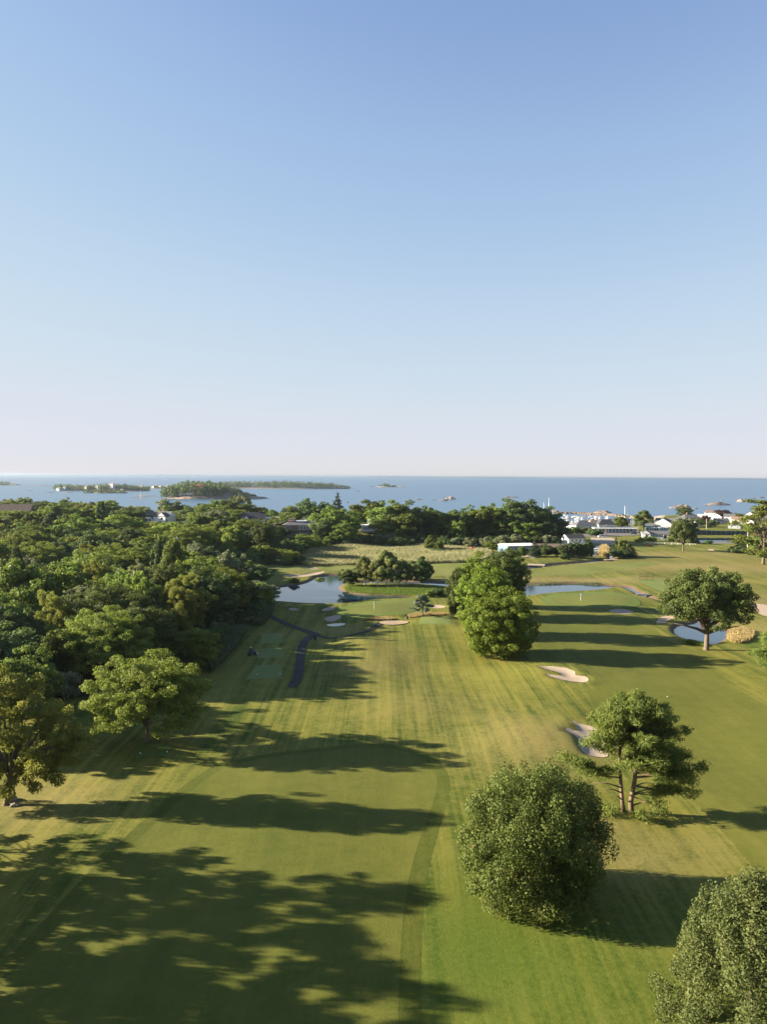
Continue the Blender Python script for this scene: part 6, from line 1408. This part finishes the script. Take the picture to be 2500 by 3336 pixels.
# marina
M_HULL = plain('boat_hull', (0.85, 0.83, 0.80), 0.3, 0.04, 0.5, 0.5)
def boat_meshes(L, cabin):
    W = L * 0.30
    st = [(-0.5, 0.82, 0.0), (-0.2, 1.0, 0.0), (0.15, 0.95, 0.05), (0.36, 0.6, 0.12), (0.5, 0.04, 0.22)]
    v, f = [], []
    for u, wd, rise in st:
        hw = W / 2 * wd; v += [(u * L, -hw * 0.55, -0.25), (u * L, -hw, 0.75 + rise), (u * L, hw, 0.75 + rise), (u * L, hw * 0.55, -0.25)]
    for i in range(len(st) - 1):
        for k in range(4): f.append((i * 4 + k, (i + 1) * 4 + k, (i + 1) * 4 + (k + 1) % 4, i * 4 + (k + 1) % 4))
    f += [(0, 1, 2, 3), (len(v) - 1, len(v) - 2, len(v) - 3, len(v) - 4)]
    hull = MB().raw(v, f).mesh('hull', M_HULL)
    cb = MB().hexa([(-0.18 * L, -W * .36, 0.76), (0.24 * L, -W * .30, 0.8), (0.24 * L, W * .30, 0.8), (-0.18 * L, W * .36, 0.76)], [(-0.16 * L, -W * .3, cabin), (0.10 * L, -W * .26, cabin), (0.10 * L, W * .26, cabin), (-0.16 * L, W * .3, cabin)]).mesh('cabin', M_WHITE)
    ws = MB().hexa([(0.105 * L, -W * .26, cabin * .72), (0.17 * L, -W * .27, cabin * .72), (0.17 * L, W * .27, cabin * .72), (0.105 * L, W * .26, cabin * .72)], [(0.06 * L, -W * .25, cabin + .12), (0.11 * L, -W * .25, cabin + .1), (0.11 * L, W * .25, cabin + .1), (0.06 * L, W * .25, cabin + .12)]).mesh('windscreen', M_GLASS)
    top = MB().box(-0.34 * L, -0.02 * L, -W * .34, W * .34, cabin + 0.75, cabin + 0.85)
    for x in (-0.32, -0.05):
        for y in (-.32, .32): top.box(x * L - .03, x * L + .03, y * W - .03, y * W + .03, 0.7, cabin + .75)
    return hull, cb, ws, top.mesh('canopy', M_WHITE)
BM = [boat_meshes(7, 1.5), boat_meshes(10, 2.1), boat_meshes(13, 2.7)]
def boat(label, px, py, k, rz, top=True, group='boats in the marina'):
    x, y = atz(px, py, SEA_Z); t = thing('motor_boat', label, 'boat', (x, y, SEA_Z), rz, group)
    for nm, me in zip(('hull', 'cabin', 'windscreen', 'canopy'), BM[k]):
        if nm != 'canopy' or top: new_obj(nm, me, None, t)
g = np.random.RandomState(12)
for px, py, k, rz, lab in ((1803, 1681, 0, 0.1, 'moored white motor boat nearest the left end of the breakwater'), (1842, 1682, 0, 0.2, 'moored white boat left of the marina middle'), (1854, 1690, 2, 0.15, 'larger white motor cruiser moored off the docks'), (1874, 1685, 0, 3.0, 'small white boat right of the larger cruiser'), (1888, 1692, 1, 0.4, 'white boat moored behind the pilings'), (1903, 1696, 2, 0.1, 'long white cruiser above the grey clubhouse'), (1806, 1700, 1, 0.2, 'white boat beside the sailboat'), (1945, 1690, 1, 0.3, 'white boat behind the pavilion'), (1930, 1686, 0, 0.0, 'dark-decked small boat by the far pilings'), (1960, 1693, 2, 0.1, 'white cruiser behind the mansard roof at left'), (1985, 1692, 2, 0.2, 'white cruiser behind the mansard roof at right'), (1975, 1698, 2, 3.1, 'near white cruiser behind the mansard roof')):
    boat(lab, px, py, k, rz)
for k in range(26):
    px = 1846 + (k % 9) * 7.2 + 3 * (k // 9); py = 1708 + (k // 9) * 8 + g.uniform(-1.5, 1.5)
    boat('white motor boat packed in the ' + ('far', 'middle', 'near')[min(2, k // 9)] + ' dock row left of the grey clubhouse', px, py, int(g.choice([0, 1, 1])), math.pi / 2 * g.choice([1, -1]) + g.uniform(-0.1, 0.1) + 0.2, g.rand() < 0.6, 'packed boats in the ' + ('far', 'middle', 'near')[min(2, k // 9)] + ' dock row')
for k, (pa_, pb_, lab) in enumerate((((1840, 1712), (1915, 1713), 'far floating dock of the marina'), ((1845, 1720), (1925, 1721), 'middle floating dock of the marina'), ((1850, 1729), (1935, 1730), 'near floating dock of the marina'))):
    a, b = Vector((*atz(*pa_, SEA_Z), SEA_Z)), Vector((*atz(*pb_, SEA_Z), SEA_Z)); d = b - a
    t = thing('dock', lab, 'dock', a, math.atan2(d.y, d.x), 'marina docks')
    n = int(d.length / 3); pm = MB().box(0.03, 2.97, -1.0, 1.0, 0.25, 0.55).mesh('deck_section', M_TIMBER) if k == 0 else pm
    for i in range(n): o = new_obj('deck_section', pm, None, t); o.location = (i * 3.0, 0, 0)
PM = MB().tube([(0, 0, -3), (0, 0, 4.2)], [0.28, 0.24], 8).mesh('piling', M_TIMBER)
for k, (px, py) in enumerate([(1843 + i * 10.4, 1702 + 0.3 * i) for i in range(8)] + [(1893 + i * 8.0, 1683 + 0.5 * i) for i in range(9)] + [(2052, 1710), (2059, 1710), (2063, 1709), (2068, 1710)]):
    x, y = atz(px, py, SEA_Z); o = new_obj('piling', PM); o.location = (x, y, SEA_Z)
    tag(o, ('dark mooring piling in the near line off the docks' if k < 8 else 'pale mooring piling in the far line by the breakwater' if k < 17 else 'dark piling right of the round street tree'), 'piling', ('near mooring pilings', 'far mooring pilings', 'right mooring pilings')[0 if k < 8 else 1 if k < 17 else 2])
def sailboat(label, px, py, top, L, rz, furl=None):
    x, y = atz(px, py, SEA_Z); t = thing('sailboat', label, 'sailboat', (x, y, SEA_Z), rz)
    h = atY(px, top, y).z - SEA_Z
    sc = L / 10
    o = new_obj('hull', BM[1][0], None, t); o.scale = (sc, sc * 0.85, 1.3)
    o = MB().hexa([(-L * .2, -L * .08, 1.0), (L * .2, -L * .06, 1.0), (L * .2, L * .06, 1.0), (-L * .2, L * .08, 1.0)], [(-L * .18, -L * .06, 1.7), (L * .15, -L * .05, 1.6), (L * .15, L * .05, 1.6), (-L * .18, L * .06, 1.7)]).build('cabin', M_WHITE, t)
    MB().tube([(0.05 * L, 0, 0.9), (0.05 * L, 0, h)], [0.2, 0.13], 8).build('mast', M_WHITE, t)
    MB().tube([(0.05 * L, 0, 2.6), (-0.36 * L, 0, 2.9)], [0.2, 0.16], 8).build('boom', M_WHITE, t)
    MB().tube([(0.5 * L, 0, 1.2), (0.05 * L, 0, h * 0.97)], [0.16, 0.04], 6).build('furled_jib', M_WHITE, t)
    for s in (-1, 1): MB().tube([(0, s * L * 0.12, 1.0), (0.05 * L, 0, h * 0.97)], [0.03, 0.03], 4).build('shroud', M_STEEL, t)
sailboat('tall-masted white sailboat beside the shore trees', 1786, 1694, 1621, 17, -0.1)
sailboat('smaller sailboat left of the tall-masted one', 1770, 1690, 1636, 12, 0.2)
sailboat('sailboat with white mast and raised boom behind the round street tree', 2034, 1705, 1648, 14, 0.1)

# ------------------------------------------------------------------ air
hm = MB().box(-31000, 31000, -1200, 27000, -14.0, 46.0).mesh('haze')
ht = NT('haze'); pv = ht.node('ShaderNodeVolumePrincipled')
pv.inputs['Color'].default_value = (0.56, 0.64, 0.74, 1); pv.inputs['Density'].default_value = 6.5e-5; pv.inputs['Anisotropy'].default_value = 0.75
ht.L(pv.outputs[0], ht.out.inputs['Volume'])
hm.materials.append(ht.m)
tag(new_obj('haze', hm), 'thin sea haze over the whole coast', None, None, 'stuff')
